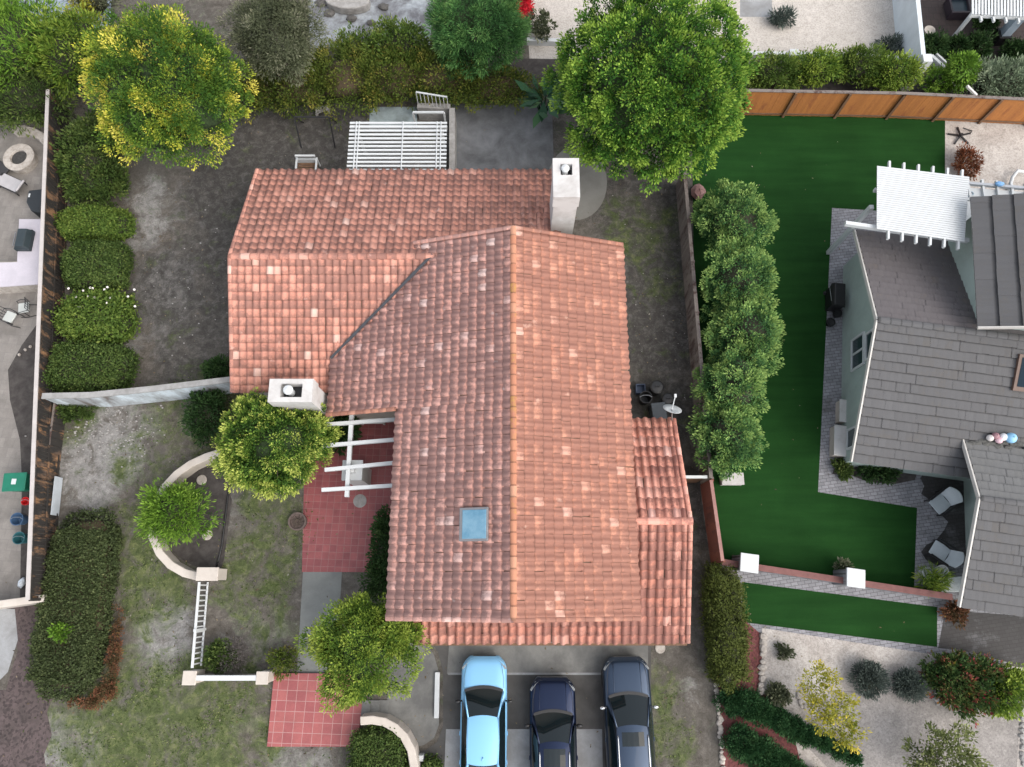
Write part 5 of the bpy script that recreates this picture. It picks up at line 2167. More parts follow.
# coloured balls on the roof
for (px, py, r_, c_, l) in ((990, 438, .14, (.62, .58, .56), 'white ball westmost of the balls on the grey roof valley'), (995.5, 436, .15, (.30, .16, .18), 'dusky plum ball among the balls on the roof valley'), (999, 440, .15, (.66, .45, .50), 'pale pink ball among the balls on the roof valley'),
                           (1003.5, 437, .16, (.72, .72, .74), 'white ball next to the blue one on the roof valley'), (1011, 438, .22, (.25, .50, .72), 'light blue ball eastmost on the grey roof valley')):
    z = 2.9
    for _ in range(12):
        q = P(px, py, z)
        z = 4.7 + .387 * (q - PK).dot(EY)
        z = max(z, 4.0 - .364 * (q - wo).dot(EY)) + r_ + .05
    q = P(px, py, z)
    mb = MB()
    mb.blob(q, (r_, r_, r_), 14, jit=0.0)
    mb.lathe(q + Vector((0, 0, r_ * .9)), [(r_ * .2, 0), (r_ * .12, r_ * .25), (.01, r_ * .26)], 8)
    solo('ball', mb, plain('ball_paint', c_, .5, .08), l, 'ball', 'balls on the roof valley', smooth=True)
def on_roof(px, py):
    z = 2.9
    for _ in range(12):
        q = P(px, py, z)
        z = max(4.7 + .387 * (q - PK).dot(EY), 4.0 - .364 * (q - wo).dot(EY)) + .06
    return P(px, py, z)


q0, q1 = on_roof(972, 441), on_roof(1100, 452)
mb = MB()
for i in range(26):
    q = q0.lerp(q1, i / 25)
    mb.blob((q.x, q.y + random.uniform(-.15, .1), q.z), (.22, .12, .07), 7, jit=.4)
kind(mb.build('leaf_litter', plain('dark_leaf_litter', (.09, .09, .085), .95, .4, 8)), 'stuff')
# white stone by the shrubs, pink stone
q = P(732, 479, .3)
mb = MB()
mb.box((q.x, q.y, .2), (.95, .5, .4))
mb.box((q.x, q.y, .41), (1.0, .55, .03))
solo('white_block', mb, M['stucco_white'], 'small white block on the turf at the south end of the shrub row', 'block', bevel=.02)
q = P(699, 191, .3)
mb = MB()
mb.blob((q.x, q.y, .2), (.35, .45, .3), 9, jit=.25)
solo('pink_rock', mb, stained('pink_stone', (.32, .19, .18), (.2, .11, .1), .5, 4), 'pinkish boulder on the turf beside the grey fence', 'boulder')

# ------------------------------------------------------------------ rock borders
proto = None


def rock_line(pts, n, s, label, group, mat):
    """single stones along a line, each an object of its own"""
    P_ = [P(x, y) for x, y in pts]
    L = [0]
    for a, b in zip(P_[:-1], P_[1:]):
        L.append(L[-1] + (b - a).length)
    first = []
    for i in range(n):
        t = L[-1] * (i + .5) / n
        k = max(j for j in range(len(P_) - 1) if L[j] <= t)
        q = P_[k].lerp(P_[k + 1], (t - L[k]) / (L[k + 1] - L[k]))
        if len(first) < 4:
            mb = MB()
            mb.blob((0, 0, 0), (s, s * .8, s * .6), 8, jit=.22)
            o = tag(mb.build('border_stone', mat, None), label, 'stone', group)
            first.append(o)
        else:
            o = first[i % 4].copy()
            COL.objects.link(o)
        o.location = (q.x + random.uniform(-.04, .04), q.y + random.uniform(-.04, .04), s * .35)
        o.rotation_euler.z = random.uniform(0, 6.28)
        k = random.uniform(.75, 1.25)
        o.scale = (k, k, k)


rock_line([(763, 634), (762, 660), (761, 694)], 10, .17, 'pale border stone between red mulch and white gravel', 'stones between mulch and gravel', M['rock'])
rock_line([(716, 682), (719, 710), (723, 767), (725, 790)], 22, .12, 'pale edging stone between the red mulch and our side yard', 'stones edging the red mulch', M['rock'])
rock_line(arc(808, 698, 10, 60, 350, 12), 13, .11, 'pale stone in the ring around the yellow tree\'s foot', 'stones ringing the yellow tree', M['rock'])
rock_line([(931, 660), (933, 690), (936, 703), (960, 707), (1000, 711)], 16, .13, 'brownish edging stone around the flower bed', 'stones edging the flower bed', M['rockgrey'])
rock_line([(1021, 700), (1022, 767)], 12, .12, 'grey edging stone at the east side of the gravel yard', 'stones at the east gravel edge', M['rockgrey'])
q = P(650, 649)
mb = MB()
mb.lathe((0, 0, 0), [(.2, 0), (.22, .03), (.2, .05), (.02, .05)], 18)
o = solo('drain_cover', mb, M['rock'], 'small round pale lid in the dirt beside the garage apron', 'drain lid')
q = P(660, 648)
o.location = (q.x, q.y, 0)
# ------------------------------------------------------------------ cars
def paint(name, c, metal=.3):
    m, nt, b = new_mat(name)
    b.inputs['Base Color'].default_value = (*c, 1)
    b.inputs['Metallic'].default_value = metal
    b.inputs['Roughness'].default_value = .35
    b.inputs['Coat Weight'].default_value = .35
    b.inputs['Specular IOR Level'].default_value = .3
    b.inputs['Coat Roughness'].default_value = .06
    return m


LAMP = plain('headlamp_glass', (.35, .37, .38), .15, .1, metal=.3, coat=1)
CHROME = plain('bright_trim', (.65, .66, .67), .25, .05, metal=.9)


def surf(mb, rows, mi=0, flip=False):
    n = len(rows[0])
    vs = [p for r in rows for p in r]
    fs = []
    for i in range(len(rows) - 1):
        for j in range(n - 1):
            f = (i * n + j, i * n + j + 1, (i + 1) * n + j + 1, (i + 1) * n + j)
            fs.append(f[::-1] if flip else f)
    mb.add(vs, fs, mi)


def car(name, label, px, py, Wd, Ln, hood, ws, roofl, rear, belt, rz_, body, rails, sunroof, nose_round=.55, hoodline=True, wr_k=.62, group='cars parked on the driveway', yaw=0.0, rail_mat=None):
    g = thing(name, label, 'car', (0, 0, 0), group)
    w = Wd / 2

    def half(y):
        t = y / Ln
        if y < nose_round:
            q = 1 - y / nose_round
            return w * (1 - .34 * q ** 2.2)
        if y > Ln - .6:
            q = (y - (Ln - .6)) / .6
            return w * (1 - .2 * q ** 2)
        return w * (1 - .015 * math.cos(t * 6.28))

    def top(y):
        if y < .12:
            return belt - .30 + y * 1.2
        if y < hood:
            q = (y - .12) / (hood - .12)
            return belt - .156 + .156 * q ** .55
        if y > Ln - .25:
            return belt - .02 - (y - (Ln - .25)) * 1.0
        return belt
    st = [0, .05, .12, .22, .35, .5, .7, .9, hood - .1, hood + .15, hood + ws, hood + ws + .6, hood + ws + 1.2, Ln - 1.2, Ln - .8, Ln - .5, Ln - .3, Ln - .15, Ln]
    st = sorted(st)
    rows = []
    for y in st:
        h_, t_ = half(y), top(y)
        cr = .035
        half_p = [(0, t_ + cr), (.3 * h_, t_ + cr * .9), (.58 * h_, t_ + cr * .7), (.66 * h_, t_ + cr * .2), (.80 * h_, t_ - .01), (.92 * h_, t_ - .06), (.985 * h_, t_ - .16), (h_, t_ - .3), (h_ * .985, .5), (h_ * .965, .3), (h_ * .9, .2)]
        rows.append([(-x, -y, z) for x, z in half_p[::-1]] + [(x, -y, z) for x, z in half_p[1:]])
    mb = MB()
    surf(mb, rows)
    n = len(rows[0])
    mb.add(rows[0], [tuple(range(n))])
    mb.add(rows[-1], [tuple(range(n))[::-1]])
    b_ = mb.build('body', body, g, smooth=True)
    es = b_.modifiers.new('sub', 'SUBSURF')
    es.levels = es.render_levels = 1
    wb, wr = w * .83, w * wr_k
    y0, y1, y2, y3 = hood, hood + ws, hood + ws + roofl, hood + ws + roofl + rear
    # dark cabin base fills below the glass
    nn = 9

    def line(y, hw, z, bow, crown=0.0):
        return [((-1 + 2 * i / (nn - 1)) * hw, -(y - bow * (1 - (-1 + 2 * i / (nn - 1)) ** 2)), z + crown * (1 - (-1 + 2 * i / (nn - 1)) ** 2)) for i in range(nn)]
    mb = MB()
    L0, L1 = line(y0 + .06, wb, belt + .035, .14), line(y1, wr * 1.0, rz_ - .03, .09, .02)
    surf(mb, [L0, [tuple(Vector(a).lerp(Vector(b), .5) + Vector((0, 0, .035))) for a, b in zip(L0, L1)], L1], 0, True)
    mb.build('windshield', M['glass_car'], g, smooth=True)
    mb = MB()
    L2, L3 = line(y2, wr * .98, rz_ - .03, -.06, .02), line(y3, wb * .92, belt + .06, -.12)
    surf(mb, [L2, [tuple(Vector(a).lerp(Vector(b), .5) + Vector((0, 0, .03))) for a, b in zip(L2, L3)], L3], 0, True)
    mb.build('rear_window', M['glass_car'], g, smooth=True)
    # black cowl at the foot of the windscreen
    mb = MB()
    K0 = line(y0 - .03, wb * 1.0, belt + .043, .15)
    K1 = line(y0 + .09, wb * 1.0, belt + .047, .14)
    surf(mb, [K0, K1], 0, True)
    mb.build('wiper_cowl', M['black'], g)
    # interior seen through glass is a dark shell
    mb = MB()
    R = []
    for k in range(9):
        t = k / 8
        y = y1 + (y2 - y1) * t
        hw = wr * (1 + .03 * math.sin(t * 3.14)) * (1 - .03 * t)
        R.append(line(y, hw, rz_ - .02 + .045 * math.sin(t * 3.14) - (.02 if k in (0, 8) else 0), .09 * (1 - t) - .06 * t, .045))
    surf(mb, R, 0, True)
    # turned-down edge
    for sgn, idx in ((-1, 0), (1, nn - 1)):
        a = [r_[idx] for r_ in R]
        bq = [(p[0] + sgn * .03, p[1], p[2] - .045) for p in a]
        surf(mb, [a, bq], 0, sgn < 0)
    mb.build('roof', body, g, smooth=True)
    for sgn in (-1, 1):
        mb = MB()
        top_l = [(sgn * (wr + .035) if False else R[k][0 if sgn < 0 else nn - 1][0] + sgn * .02, R[k][0][1], R[k][0][2] - .05) for k in range(9)]
        bot_l = []
        for k in range(9):
            t = k / 8
            y = (y0 + .35) + (y3 - .15 - y0 - .35) * t
            bot_l.append((sgn * w * .93, -y, belt - .03))
        surf(mb, [top_l, [tuple(Vector(a).lerp(Vector(b), .5) + Vector((sgn * .03, 0, .01))) for a, b in zip(top_l, bot_l)], bot_l], 0, sgn > 0)
        mb.build('side_window', M['glass_car'], g, smooth=True)
        # pillars in body colour
        mb = MB()
        mb.tube([(sgn * wb * 1.01, -(y0 + .06), belt + .02), (sgn * (wr + wb) * .51, -(y0 + y1) / 2, (belt + rz_) / 2 + .035), (sgn * wr * 1.01, -y1, rz_ - .03)], [.04, .035, .035], 6)
        mb.tube([(sgn * wr * 1.0, -y2, rz_ - .03), (sgn * wb * .95, -y3, belt + .02)], [.05, .07], 6)
        mb.tube([(sgn * (wr + .02), -(y1 + .0), rz_ - .035), (sgn * (wr + .035), -(y1 + y2) / 2, rz_ - .02), (sgn * (wr + .01), -y2, rz_ - .035)], .03, 6)
        mb.build('pillar', body, g, smooth=True)
        mb = MB()
        mb.blob((sgn * (w + .10), -(y0 + .42), belt + .05), (.13, .07, .07), 10, jit=.02)
        mb.tube([(sgn * w * .93, -(y0 + .40), belt + .0), (sgn * (w + .06), -(y0 + .42), belt + .03)], .03, 6)
        mb.build('wing_mirror', M['black'] if name == 'blue_car' else rail_mat or body, g, smooth=True)
        mb = MB()
        hy = .10
        pts = [(sgn * half(.10) * .62, -.10, belt - .21), (sgn * half(.12) * .92, -.16, belt - .23), (sgn * half(.4) * .985, -.46, belt - .19), (sgn * half(.4) * .93, -.50, belt - .13), (sgn * half(.2) * .80, -.22, belt - .135)]
        up_ = [(p[0] * 1.012, p[1] + .012, p[2] + .03) for p in pts]
        fs = [tuple(range(5)), tuple(range(9, 4, -1))] + [(i, i + 5, (i + 1) % 5 + 5, (i + 1) % 5) for i in range(5)]
        mb.add(pts + up_, fs)
        mb.build('headlight', LAMP, g)
        if rails:
            mb = MB()
            x = sgn * (wr - .01)
            mb.tube([(x, -(y1 + .28), rz_ + .02), (x, -(y1 + .4), rz_ + .065), (x, -(y2 - .3), rz_ + .065), (x, -(y2 - .15), rz_ + .02)], .022, 6)
            mb.build('roof_rail', rails, g, smooth=True)
        for yy in (.85, Ln - .95):
            mb = MB()
            ax = Matrix.Rotation(math.pi / 2, 3, 'Y')
            mb.lathe((sgn * (w - .13), -yy, .34), [(.2, -.11), (.33, -.11), (.34, -.07), (.34, .07), (.33, .11), (.2, .11)], 22, axis=ax)
            wh = mb.build('wheel', M['rubber'], g, smooth=False)
            mb = MB()
            mb.lathe((sgn * (w - .13), -yy, .34), [(.02, -.08), (.21, -.10), (.21, .10), (.02, .08)], 16, axis=ax)
            mb.build('rim', M['steel'], wh)
    if sunroof:
        mb = MB()
        a0, a1 = y1 + .22, y1 + .22 + sunroof
        rr = []
        for k in range(4):
            t = k / 3
            y = a0 + (a1 - a0) * t
            q = (y - y1) / (y2 - y1)
            rr.append([((-1 + i / 4 * 2) * wr * .72, -(y - .05), rz_ - .02 + .045 * math.sin(q * 3.14) + .045 * (1 - ((-1 + i / 4 * 2) * .72) ** 2) + .006) for i in range(5)])
        surf(mb, rr, 0, True)
        mb.build('sunroof', M['glass_car'], g)
    # grille and hood creases
    mb = MB()
    mb.bar((-half(0) * .75, .012, belt - .38), (half(0) * .75, .012, belt - .38), .03, .16)
    mb.build('grille', M['black'], g)
    if hoodline:
        for sgn in (-1, 1):
            mb = MB()
            pts = [(sgn * w * (.56 + .02 * t), -(.2 + (hood - .15) * t), top(.2 + (hood - .15) * t) + .026) for t in (0, .3, .6, 1)]
            mb.tube(pts, .012, 6)
            mb.build('hood_crease', body, g, smooth=True)
    mb = MB()
    mb.tube([(0, -(y2 - .25), rz_ + .03), (0, -(y2 - .12), rz_ + .085)], [.045, .015], 8)
    mb.build('antenna', body, g, smooth=True)
    for sgn in (-1, 1):
        mb = MB()
        mb.tube([(sgn * wb * .12 - .1, -(y0 + .03), belt + .07), (sgn * wb * .55, -(y0 + .13), belt + .11)], .012, 5)
        mb.build('wiper', M['black'], g)
        mb = MB()
        hy = hood - .06
        mb.tube([(sgn * half(.3) * .80, -.28, top(.28) + .012), (sgn * half(.8) * .86, -.8, top(.8) - .002), (sgn * half(hy) * .86, -hy, top(hy) - .004)], .007, 5)
        mb.build('hood_seam', M['black'], g)
        for yy in (y0 + 1.55, y0 + 2.6):
            mb = MB()
            mb.tube([(sgn * (half(yy) * .995), -yy, belt - .2), (sgn * (half(yy) * 1.01), -(yy + .16), belt - .2)], .018, 6)
            mb.build('door_handle', body, g)
    c = P(px, py, .6)
    g.location = (c.x, c.y, .02)
    g.rotation_euler.z = yaw
    return g


car('blue_car', 'light sky blue sedan with black mirrors, westmost car on the driveway', 484.5, 656, 1.88, 4.75, 1.25, .95, 1.66, .75, .97, 1.46, paint('sky_blue_paint', (.20, .44, .68), .1), None, 0, hoodline=False)
car('navy_car', 'dark navy blue estate car with bright roof rails, parked between the other two', 552, 677, 1.88, 4.75, 1.32, .98, 2.1, .7, 1.02, 1.62, paint('navy_paint', (.009, .017, .046), .75), CHROME, .62, rail_mat=M['black'])
car('grey_car', 'dark slate grey estate car with bright roof trim, eastmost on the driveway', 624.5, 656.5, 1.93, 4.95, 1.45, 1.05, 2.2, .7, 1.02, 1.62, paint('slate_paint', (.034, .052, .085), .75), CHROME, .5, rail_mat=CHROME, yaw=math.radians(1.0))
# ------------------------------------------------------------------ plants
LG = leaf_mat('bright_green_leaves', [(0.05, (.012, .042, .008)), (.4, (.034, .105, .014)), (.7, (.095, .20, .026)), (1.0, (.24, .36, .055))])
LY = leaf_mat('yellow_green_leaves', [(0.1, (.030, .080, .014)), (.5, (.085, .160, .024)), (.70, (.22, .29, .035)), (.92, (.50, .49, .06)), (1.0, (.60, .54, .10))], vary=2.0, seed_scale=.62)
LO = leaf_mat('olive_grey_leaves', [(0.1, (.045, .055, .030)), (.5, (.085, .10, .055)), (.8, (.15, .16, .10)), (1.0, (.24, .24, .17))])
LP = leaf_mat('pine_green_leaves', [(0.1, (.018, .055, .018)), (.5, (.045, .125, .035)), (.85, (.095, .21, .06)), (1.0, (.15, .27, .08))])
LH = leaf_mat('hedge_leaves', [(0.1, (.030, .050, .011)), (.5, (.078, .115, .020)), (.8, (.16, .17, .035)), (1.0, (.26, .22, .05))], vary=.5, seed_scale=.8)
LB = leaf_mat('boxwood_leaves', [(0.1, (.022, .042, .012)), (.5, (.052, .088, .021)), (.8, (.10, .14, .036)), (1.0, (.17, .20, .06))], vary=.6, seed_scale=.9)
LB2 = leaf_mat('fresh_boxwood_leaves', [(0.1, (.028, .058, .012)), (.5, (.076, .128, .023)), (.8, (.145, .195, .038)), (1.0, (.22, .26, .065))], vary=.6, seed_scale=.9)
LD = leaf_mat('dull_hedge_leaves', [(0.05, (.030, .026, .014)), (.3, (.032, .045, .018)), (.6, (.055, .075, .028)), (.9, (.095, .115, .045)), (1.0, (.14, .14, .06))], vary=.5, seed_scale=.6)
LS = leaf_mat('dense_shrub_leaves', [(0.1, (.020, .058, .022)), (.38, (.050, .130, .044)), (.62, (.125, .235, .066)), (1.0, (.28, .40, .115))])
LT = leaf_mat('gold_tipped_leaves', [(0.1, (.020, .050, .010)), (.45, (.048, .110, .018)), (.74, (.13, .215, .032)), (.95, (.30, .37, .07)), (1.0, (.42, .47, .11))])
LV = leaf_mat('lime_leaves', [(0.1, (.035, .095, .012)), (.5, (.10, .20, .024)), (.85, (.20, .33, .045)), (1.0, (.28, .40, .08))])
LM_ = leaf_mat('mid_green_leaves', [(0.1, (.030, .070, .012)), (.4, (.085, .155, .022)), (.7, (.20, .275, .04)), (1.0, (.33, .40, .075))], vary=.45)
LF = leaf_mat('dark_shade_leaves', [(0.1, (.012, .030, .010)), (.5, (.026, .060, .018)), (1.0, (.060, .105, .035))])
LBLUE = leaf_mat('blue_grey_leaves', [(0.1, (.035, .048, .042)), (.5, (.075, .098, .085)), (1.0, (.14, .165, .145))])
LJ = leaf_mat('juniper_leaves', [(0.1, (.010, .036, .014)), (.5, (.024, .072, .026)), (1.0, (.055, .125, .045))])
LC = leaf_mat('cypress_leaves', [(0.1, (.030, .042, .010)), (.5, (.065, .085, .018)), (1.0, (.12, .135, .032))])
LGOLD = leaf_mat('golden_leaves', [(0.1, (.12, .15, .02)), (.5, (.27, .27, .035)), (.85, (.50, .42, .05)), (1.0, (.70, .55, .10))], vary=.5)
LDRY = leaf_mat('dry_red_leaves', [(0.1, (.06, .03, .015)), (.5, (.18, .06, .03)), (.8, (.28, .11, .06)), (1.0, (.22, .18, .10))], vary=.6, seed_scale=1.5)
LRUST = leaf_mat('rusty_leaves', [(0.1, (.05, .045, .018)), (.45, (.10, .06, .03)), (.75, (.19, .075, .045)), (1.0, (.20, .15, .05))], vary=.6, seed_scale=2)
LFLOW = leaf_mat('mixed_flower_leaves', [(0.05, (.02, .045, .015)), (.4, (.04, .085, .025)), (.70, (.09, .12, .035)), (.82, (.22, .035, .05)), (.92, (.30, .10, .05)), (1.0, (.24, .24, .04))], vary=.7, seed_scale=1.4)
LSAGE = leaf_mat('sage_leaves', [(0.1, (.07, .105, .06)), (.5, (.16, .21, .13)), (1.0, (.29, .34, .23))])
LTOYON = leaf_mat('pale_olive_leaves', [(0.1, (.06, .08, .03)), (.5, (.135, .165, .055)), (1.0, (.25, .27, .11))])
LBROAD = leaf_mat('broad_leaves', [(0.1, (.015, .045, .022)), (.5, (.035, .095, .045)), (1.0, (.11, .20, .08))], trans=.1, rough=.35)
FLW = plain('white_petals', (.75, .70, .68), .6, .05)

# trees
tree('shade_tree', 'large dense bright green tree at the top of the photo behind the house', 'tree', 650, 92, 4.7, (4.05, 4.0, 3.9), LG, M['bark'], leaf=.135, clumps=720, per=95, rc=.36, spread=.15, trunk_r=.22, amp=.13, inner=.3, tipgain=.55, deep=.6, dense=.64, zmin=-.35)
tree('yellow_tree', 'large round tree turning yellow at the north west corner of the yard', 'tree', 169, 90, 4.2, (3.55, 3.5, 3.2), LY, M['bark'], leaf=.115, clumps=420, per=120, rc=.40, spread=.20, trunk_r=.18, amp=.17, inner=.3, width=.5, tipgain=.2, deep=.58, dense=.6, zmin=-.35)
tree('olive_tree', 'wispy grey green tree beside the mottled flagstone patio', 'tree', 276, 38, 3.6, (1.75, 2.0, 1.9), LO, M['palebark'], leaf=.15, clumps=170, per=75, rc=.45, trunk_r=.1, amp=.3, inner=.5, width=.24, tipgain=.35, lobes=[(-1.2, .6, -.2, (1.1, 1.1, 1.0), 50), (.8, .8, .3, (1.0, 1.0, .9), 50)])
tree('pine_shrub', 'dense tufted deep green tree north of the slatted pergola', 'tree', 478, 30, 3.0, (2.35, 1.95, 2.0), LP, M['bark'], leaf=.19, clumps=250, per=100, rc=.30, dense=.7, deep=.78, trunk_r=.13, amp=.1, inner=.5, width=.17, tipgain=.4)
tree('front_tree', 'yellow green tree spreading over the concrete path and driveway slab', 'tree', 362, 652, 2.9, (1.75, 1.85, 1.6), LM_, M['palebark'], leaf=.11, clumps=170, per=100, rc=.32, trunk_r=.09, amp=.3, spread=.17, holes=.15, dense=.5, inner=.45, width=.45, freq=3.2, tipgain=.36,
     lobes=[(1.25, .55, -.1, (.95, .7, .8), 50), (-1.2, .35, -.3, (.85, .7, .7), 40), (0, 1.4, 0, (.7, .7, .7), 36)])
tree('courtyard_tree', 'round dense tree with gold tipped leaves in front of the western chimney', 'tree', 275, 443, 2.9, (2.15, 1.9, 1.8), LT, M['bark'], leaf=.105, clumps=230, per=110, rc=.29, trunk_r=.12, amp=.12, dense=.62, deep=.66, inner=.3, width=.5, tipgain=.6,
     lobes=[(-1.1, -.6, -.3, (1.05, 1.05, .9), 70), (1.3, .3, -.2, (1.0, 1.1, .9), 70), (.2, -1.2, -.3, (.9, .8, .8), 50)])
tree('golden_tree', 'thin airy tree with golden leaves standing in the white gravel', 'tree', 834, 708, 1.6, (.75, 1.0, .8), LGOLD, M['palebark'], leaf=.11, clumps=46, per=34, rc=.24, trunk_r=.05, amp=.4, inner=.08, holes=.6, lobes=[(-.55, 1.0, 0, (.5, .6, .4), 24), (.4, -.9, -.1, (.45, .6, .4), 22), (-.4, -.3, 0, (.4, .5, .4), 14)])
tree('pale_tree', 'open pale olive tree with visible branches at the bottom of the gravel yard', 'tree', 944, 762, 1.7, (1.3, 1.25, 1.0), LTOYON, M['palebark'], leaf=.13, clumps=95, per=42, rc=.28, trunk_r=.05, amp=.3, inner=.2, holes=.3)
# top row
bush('light_shrub', 'tall light green feathery shrub in the photo\'s top left corner', 'shrub', 22, 42, 2.0, (1.9, 2.3, 1.7), LV, .26, 120, 38, .5, core=M['twig'], width=.22, blobs=[(-10, 20, 2.0, (1.8, 1.8, 1.6), 80)])
bush('broom_shrub', 'mid green shrub between light corner shrub and yellow tree', 'shrub', 68, 56, 1.8, (1.7, 1.8, 1.6), LM_, .24, 110, 36, .45, core=M['twig'], width=.25, blobs=[(85, 40, 1.8, (1.2, 1.2, 1.2), 50)])
bush('shade_shrub', 'dark green low shrub mass behind the curved stone seat', 'shrub', 25, 96, 1.2, (2.2, 1.7, 1.1), LB, .2, 130, 36, .4, core=M['twig'], width=.3, blobs=[(-15, 100, 1.2, (1.8, 1.5, 1.1), 70)])
bush('pale_yellow_shrub', 'small pale yellow shrub at the edge of the pale blue deck', 'shrub', 84, 16, 1.5, (.8, .9, .8), LGOLD, .18, 30, 30, .3, width=.3)
bush('dark_shrub', 'dark brown green shrub at the top edge beside the yellow tree', 'shrub', 92, 2, 1.4, (1.2, .9, .9), LO, .18, 50, 30, .4, core=M['twig'], width=.3)
bush('back_hedge', 'long rough yellow green hedge along the back of the dirt yard', 'hedge', 300, 84, 1.0, (2.3, 1.6, 1.0), LH, .15, 150, 42, .4, core=M['twig_brown'], width=.4,
     blobs=[(345, 80, 1.1, (2.2, 1.6, 1.1), 140), (395, 78, 1.1, (2.2, 1.5, 1.2), 140), (445, 80, 1.0, (2.2, 1.3, 1.1), 130), (495, 88, .9, (2.0, 1.0, .9), 100), (258, 88, .9, (1.5, 1.3, .9), 80)])
bush('hedge_shrub', 'bright green tufted shrub rising from the middle of the back hedge', 'shrub', 400, 50, 1.4, (1.6, 1.3, 1.3), LB2, .17, 110, 40, .35, core=M['twig'], width=.4, blobs=[(355, 52, 1.0, (1.0, .8, .9), 40)])
# shrubs behind the orange fence
specs = [(770, 77, LB2, 'leafy green shrub westmost behind the orange fence, next to the large tree'), (812, 72, LM_, 'yellow green shrub behind the orange fence below the white pier'), (856, 68, LB2, 'tall leafy green shrub behind the middle of the orange fence'), (893, 76, LM_, 'loose green shrub behind the orange fence below the tall wall\'s post')]
for px, py, m, l in specs:
    bush('fence_shrub', l, 'shrub', px, py, 1.2, (1.3, .7, 1.05), m, .15, 80, 50, .32, core=M['twig'], width=.38, group='shrubs behind the orange fence')
bush('yellow_shrub', 'bright yellow green pointed shrub behind the bend of the orange fence', 'shrub', 958, 74, 1.4, (.6, .65, 1.2), LV, .15, 60, 50, .26, core=M['twig'], width=.38, blobs=[(940, 82, .9, (.75, .5, .7), 34)])
bush('sage_shrub', 'sage grey shrub behind the eastern orange fence', 'shrub', 1000, 84, 1.1, (1.8, .9, 1.0), LSAGE, .2, 110, 34, .36, core=M['twig'], width=.3, blobs=[(1050, 86, 1.1, (1.6, .9, 1.0), 80)])
for px, py, r, l in ((781, 18, .5, 'small spiky dark shrub on the pale sand north of the low white wall'), (891, 46, .62, 'small dark green shrub in the sandy yard corner by the tall white wall')):
    bush('sand_shrub', l, 'shrub', px, py, .35, (r, r * .8, .35), LBLUE, .22, 36, 24, .18, width=.2)
for px, py, r, l in ((935, 46, .75, 'dark leafy shrub beside the white bird bath'), (958, 48, .7, 'dark green shrub in the middle of the brown patio'), (979, 47, .75, 'dark green shrub west of the black post base'), (1012, 52, .7, 'dark shrub east of the black post base'), (985, 22, .8, 'dark plant in the shade below the white patio cover')):
    bush('patio_shrub', l, 'shrub', px, py, .5, (r * .68, r * .68, .5), LF, .16, 40, 34, .22, core=M['twig'], group='dark shrubs on the brown patio')
bush('red_flower_bush', 'small vivid red flowering bush at the top edge by the large tree', 'bush', 520, 4, .7, (.6, .8, .5), leaf_mat('red_petals', [(0, (.25, .01, .02)), (.5, (.55, .015, .03)), (1, (.7, .06, .06))]), .16, 30, 30, .3)
bush('kerb_shrub', 'small olive shrub on the short white wall by the red bush', 'shrub', 542, 26, .6, (.55, .6, .5), LO, .18, 26, 26, .25)
# bird of paradise
q = P(543, 112, 0)
A = []
nL = 34
ang = RNG.uniform(0, 6.28, nL)
rad = RNG.uniform(.05, .6, nL)
pos = np.stack([q.x + np.cos(ang) * rad, q.y + np.sin(ang) * rad, RNG.uniform(.5, 1.3, nL)], -1)
d = np.stack([np.cos(ang), np.sin(ang), RNG.uniform(.0, .8, nL)], -1)
leafs = [pos, d, np.tile([0, 0, 1.0], (nL, 1)) + RNG.normal(size=(nL, 3)) * .2, RNG.uniform(.8, 1.5, nL), RNG.normal(.5, .2, nL)]
g = thing('banana_plant', 'broad leaved tropical plant at the corner of the dark patio slab', 'plant', q)
leaf_mesh('leaves', leafs[0], leafs[1], leafs[2], leafs[3], .34, leafs[4], [LBROAD], g, fold=.06)
mb = MB()
for i in range(10):
    a_ = i * .63
    mb.tube([(q.x + .15 * math.cos(a_), q.y + .15 * math.sin(a_), 0), (q.x + .45 * math.cos(a_), q.y + .45 * math.sin(a_), .9)], [.05, .025], 6)
mb.build('stems', LBROAD, g)

# shrub row on the turf
for (px, py, r, l) in ((733, 222, (1.5, 1.6, 1.6), 'dense green shrub, northernmost of the tall row along the turf'), (737, 285, (1.55, 1.8, 1.6), 'dense green shrub, second from the north in the tall turf row'),
                       (744, 338, (1.45, 1.6, 1.55), 'dense green shrub bulging furthest over the turf'), (732, 385, (1.35, 1.7, 1.55), 'dense green shrub, second from the south in the tall turf row'), (727, 437, (1.1, 1.6, 1.4), 'narrow bright shrub, southernmost of the tall row along the turf')):
    bush('tall_shrub', l, 'shrub', px, py, 2.0, r, LS, .11, 150, 85, .27, core=M['twig'], group='tall shrubs along the turf', amp=.2, zmin=-.5, tipgain=.45)
    c = P(px, py, 2.0)
# clipped shrubs along the board fence
bush('shadow_bush', 'dark overgrown bush at the north end of the clipped shrub row', 'bush', 93, 160, .9, (1.5, 2.3, .9), LB, .15, 200, 40, .3, core=M['twig'], blobs=[(100, 185, .7, (1.3, 1.0, .7), 60)])
CL = dict(n=15000, leaf=.10, ex=2.9)
clipped('clipped_shrub', 'low clipped shrub with yellowish edge, northernmost of the four clipped shrubs', 'shrub', 55, 206, 126, 234, 1.2, LB2, M['twig'], **CL, group='clipped shrubs along the fence')
clipped('clipped_shrub', 'smooth clipped shrub, second from north along the board fence', 'shrub', 61, 240, 124, 286, 1.3, LB, M['twig'], **CL, group='clipped shrubs along the fence')
o = clipped('flowering_shrub', 'bright leafy shrub dotted with small white flowers along the board fence', 'shrub', 60, 292, 129, 337, 1.3, LB2, M['twig'], n=11000, ex=2.9, leaf=.135, rough=.14, amp=.1, group='clipped shrubs along the fence')
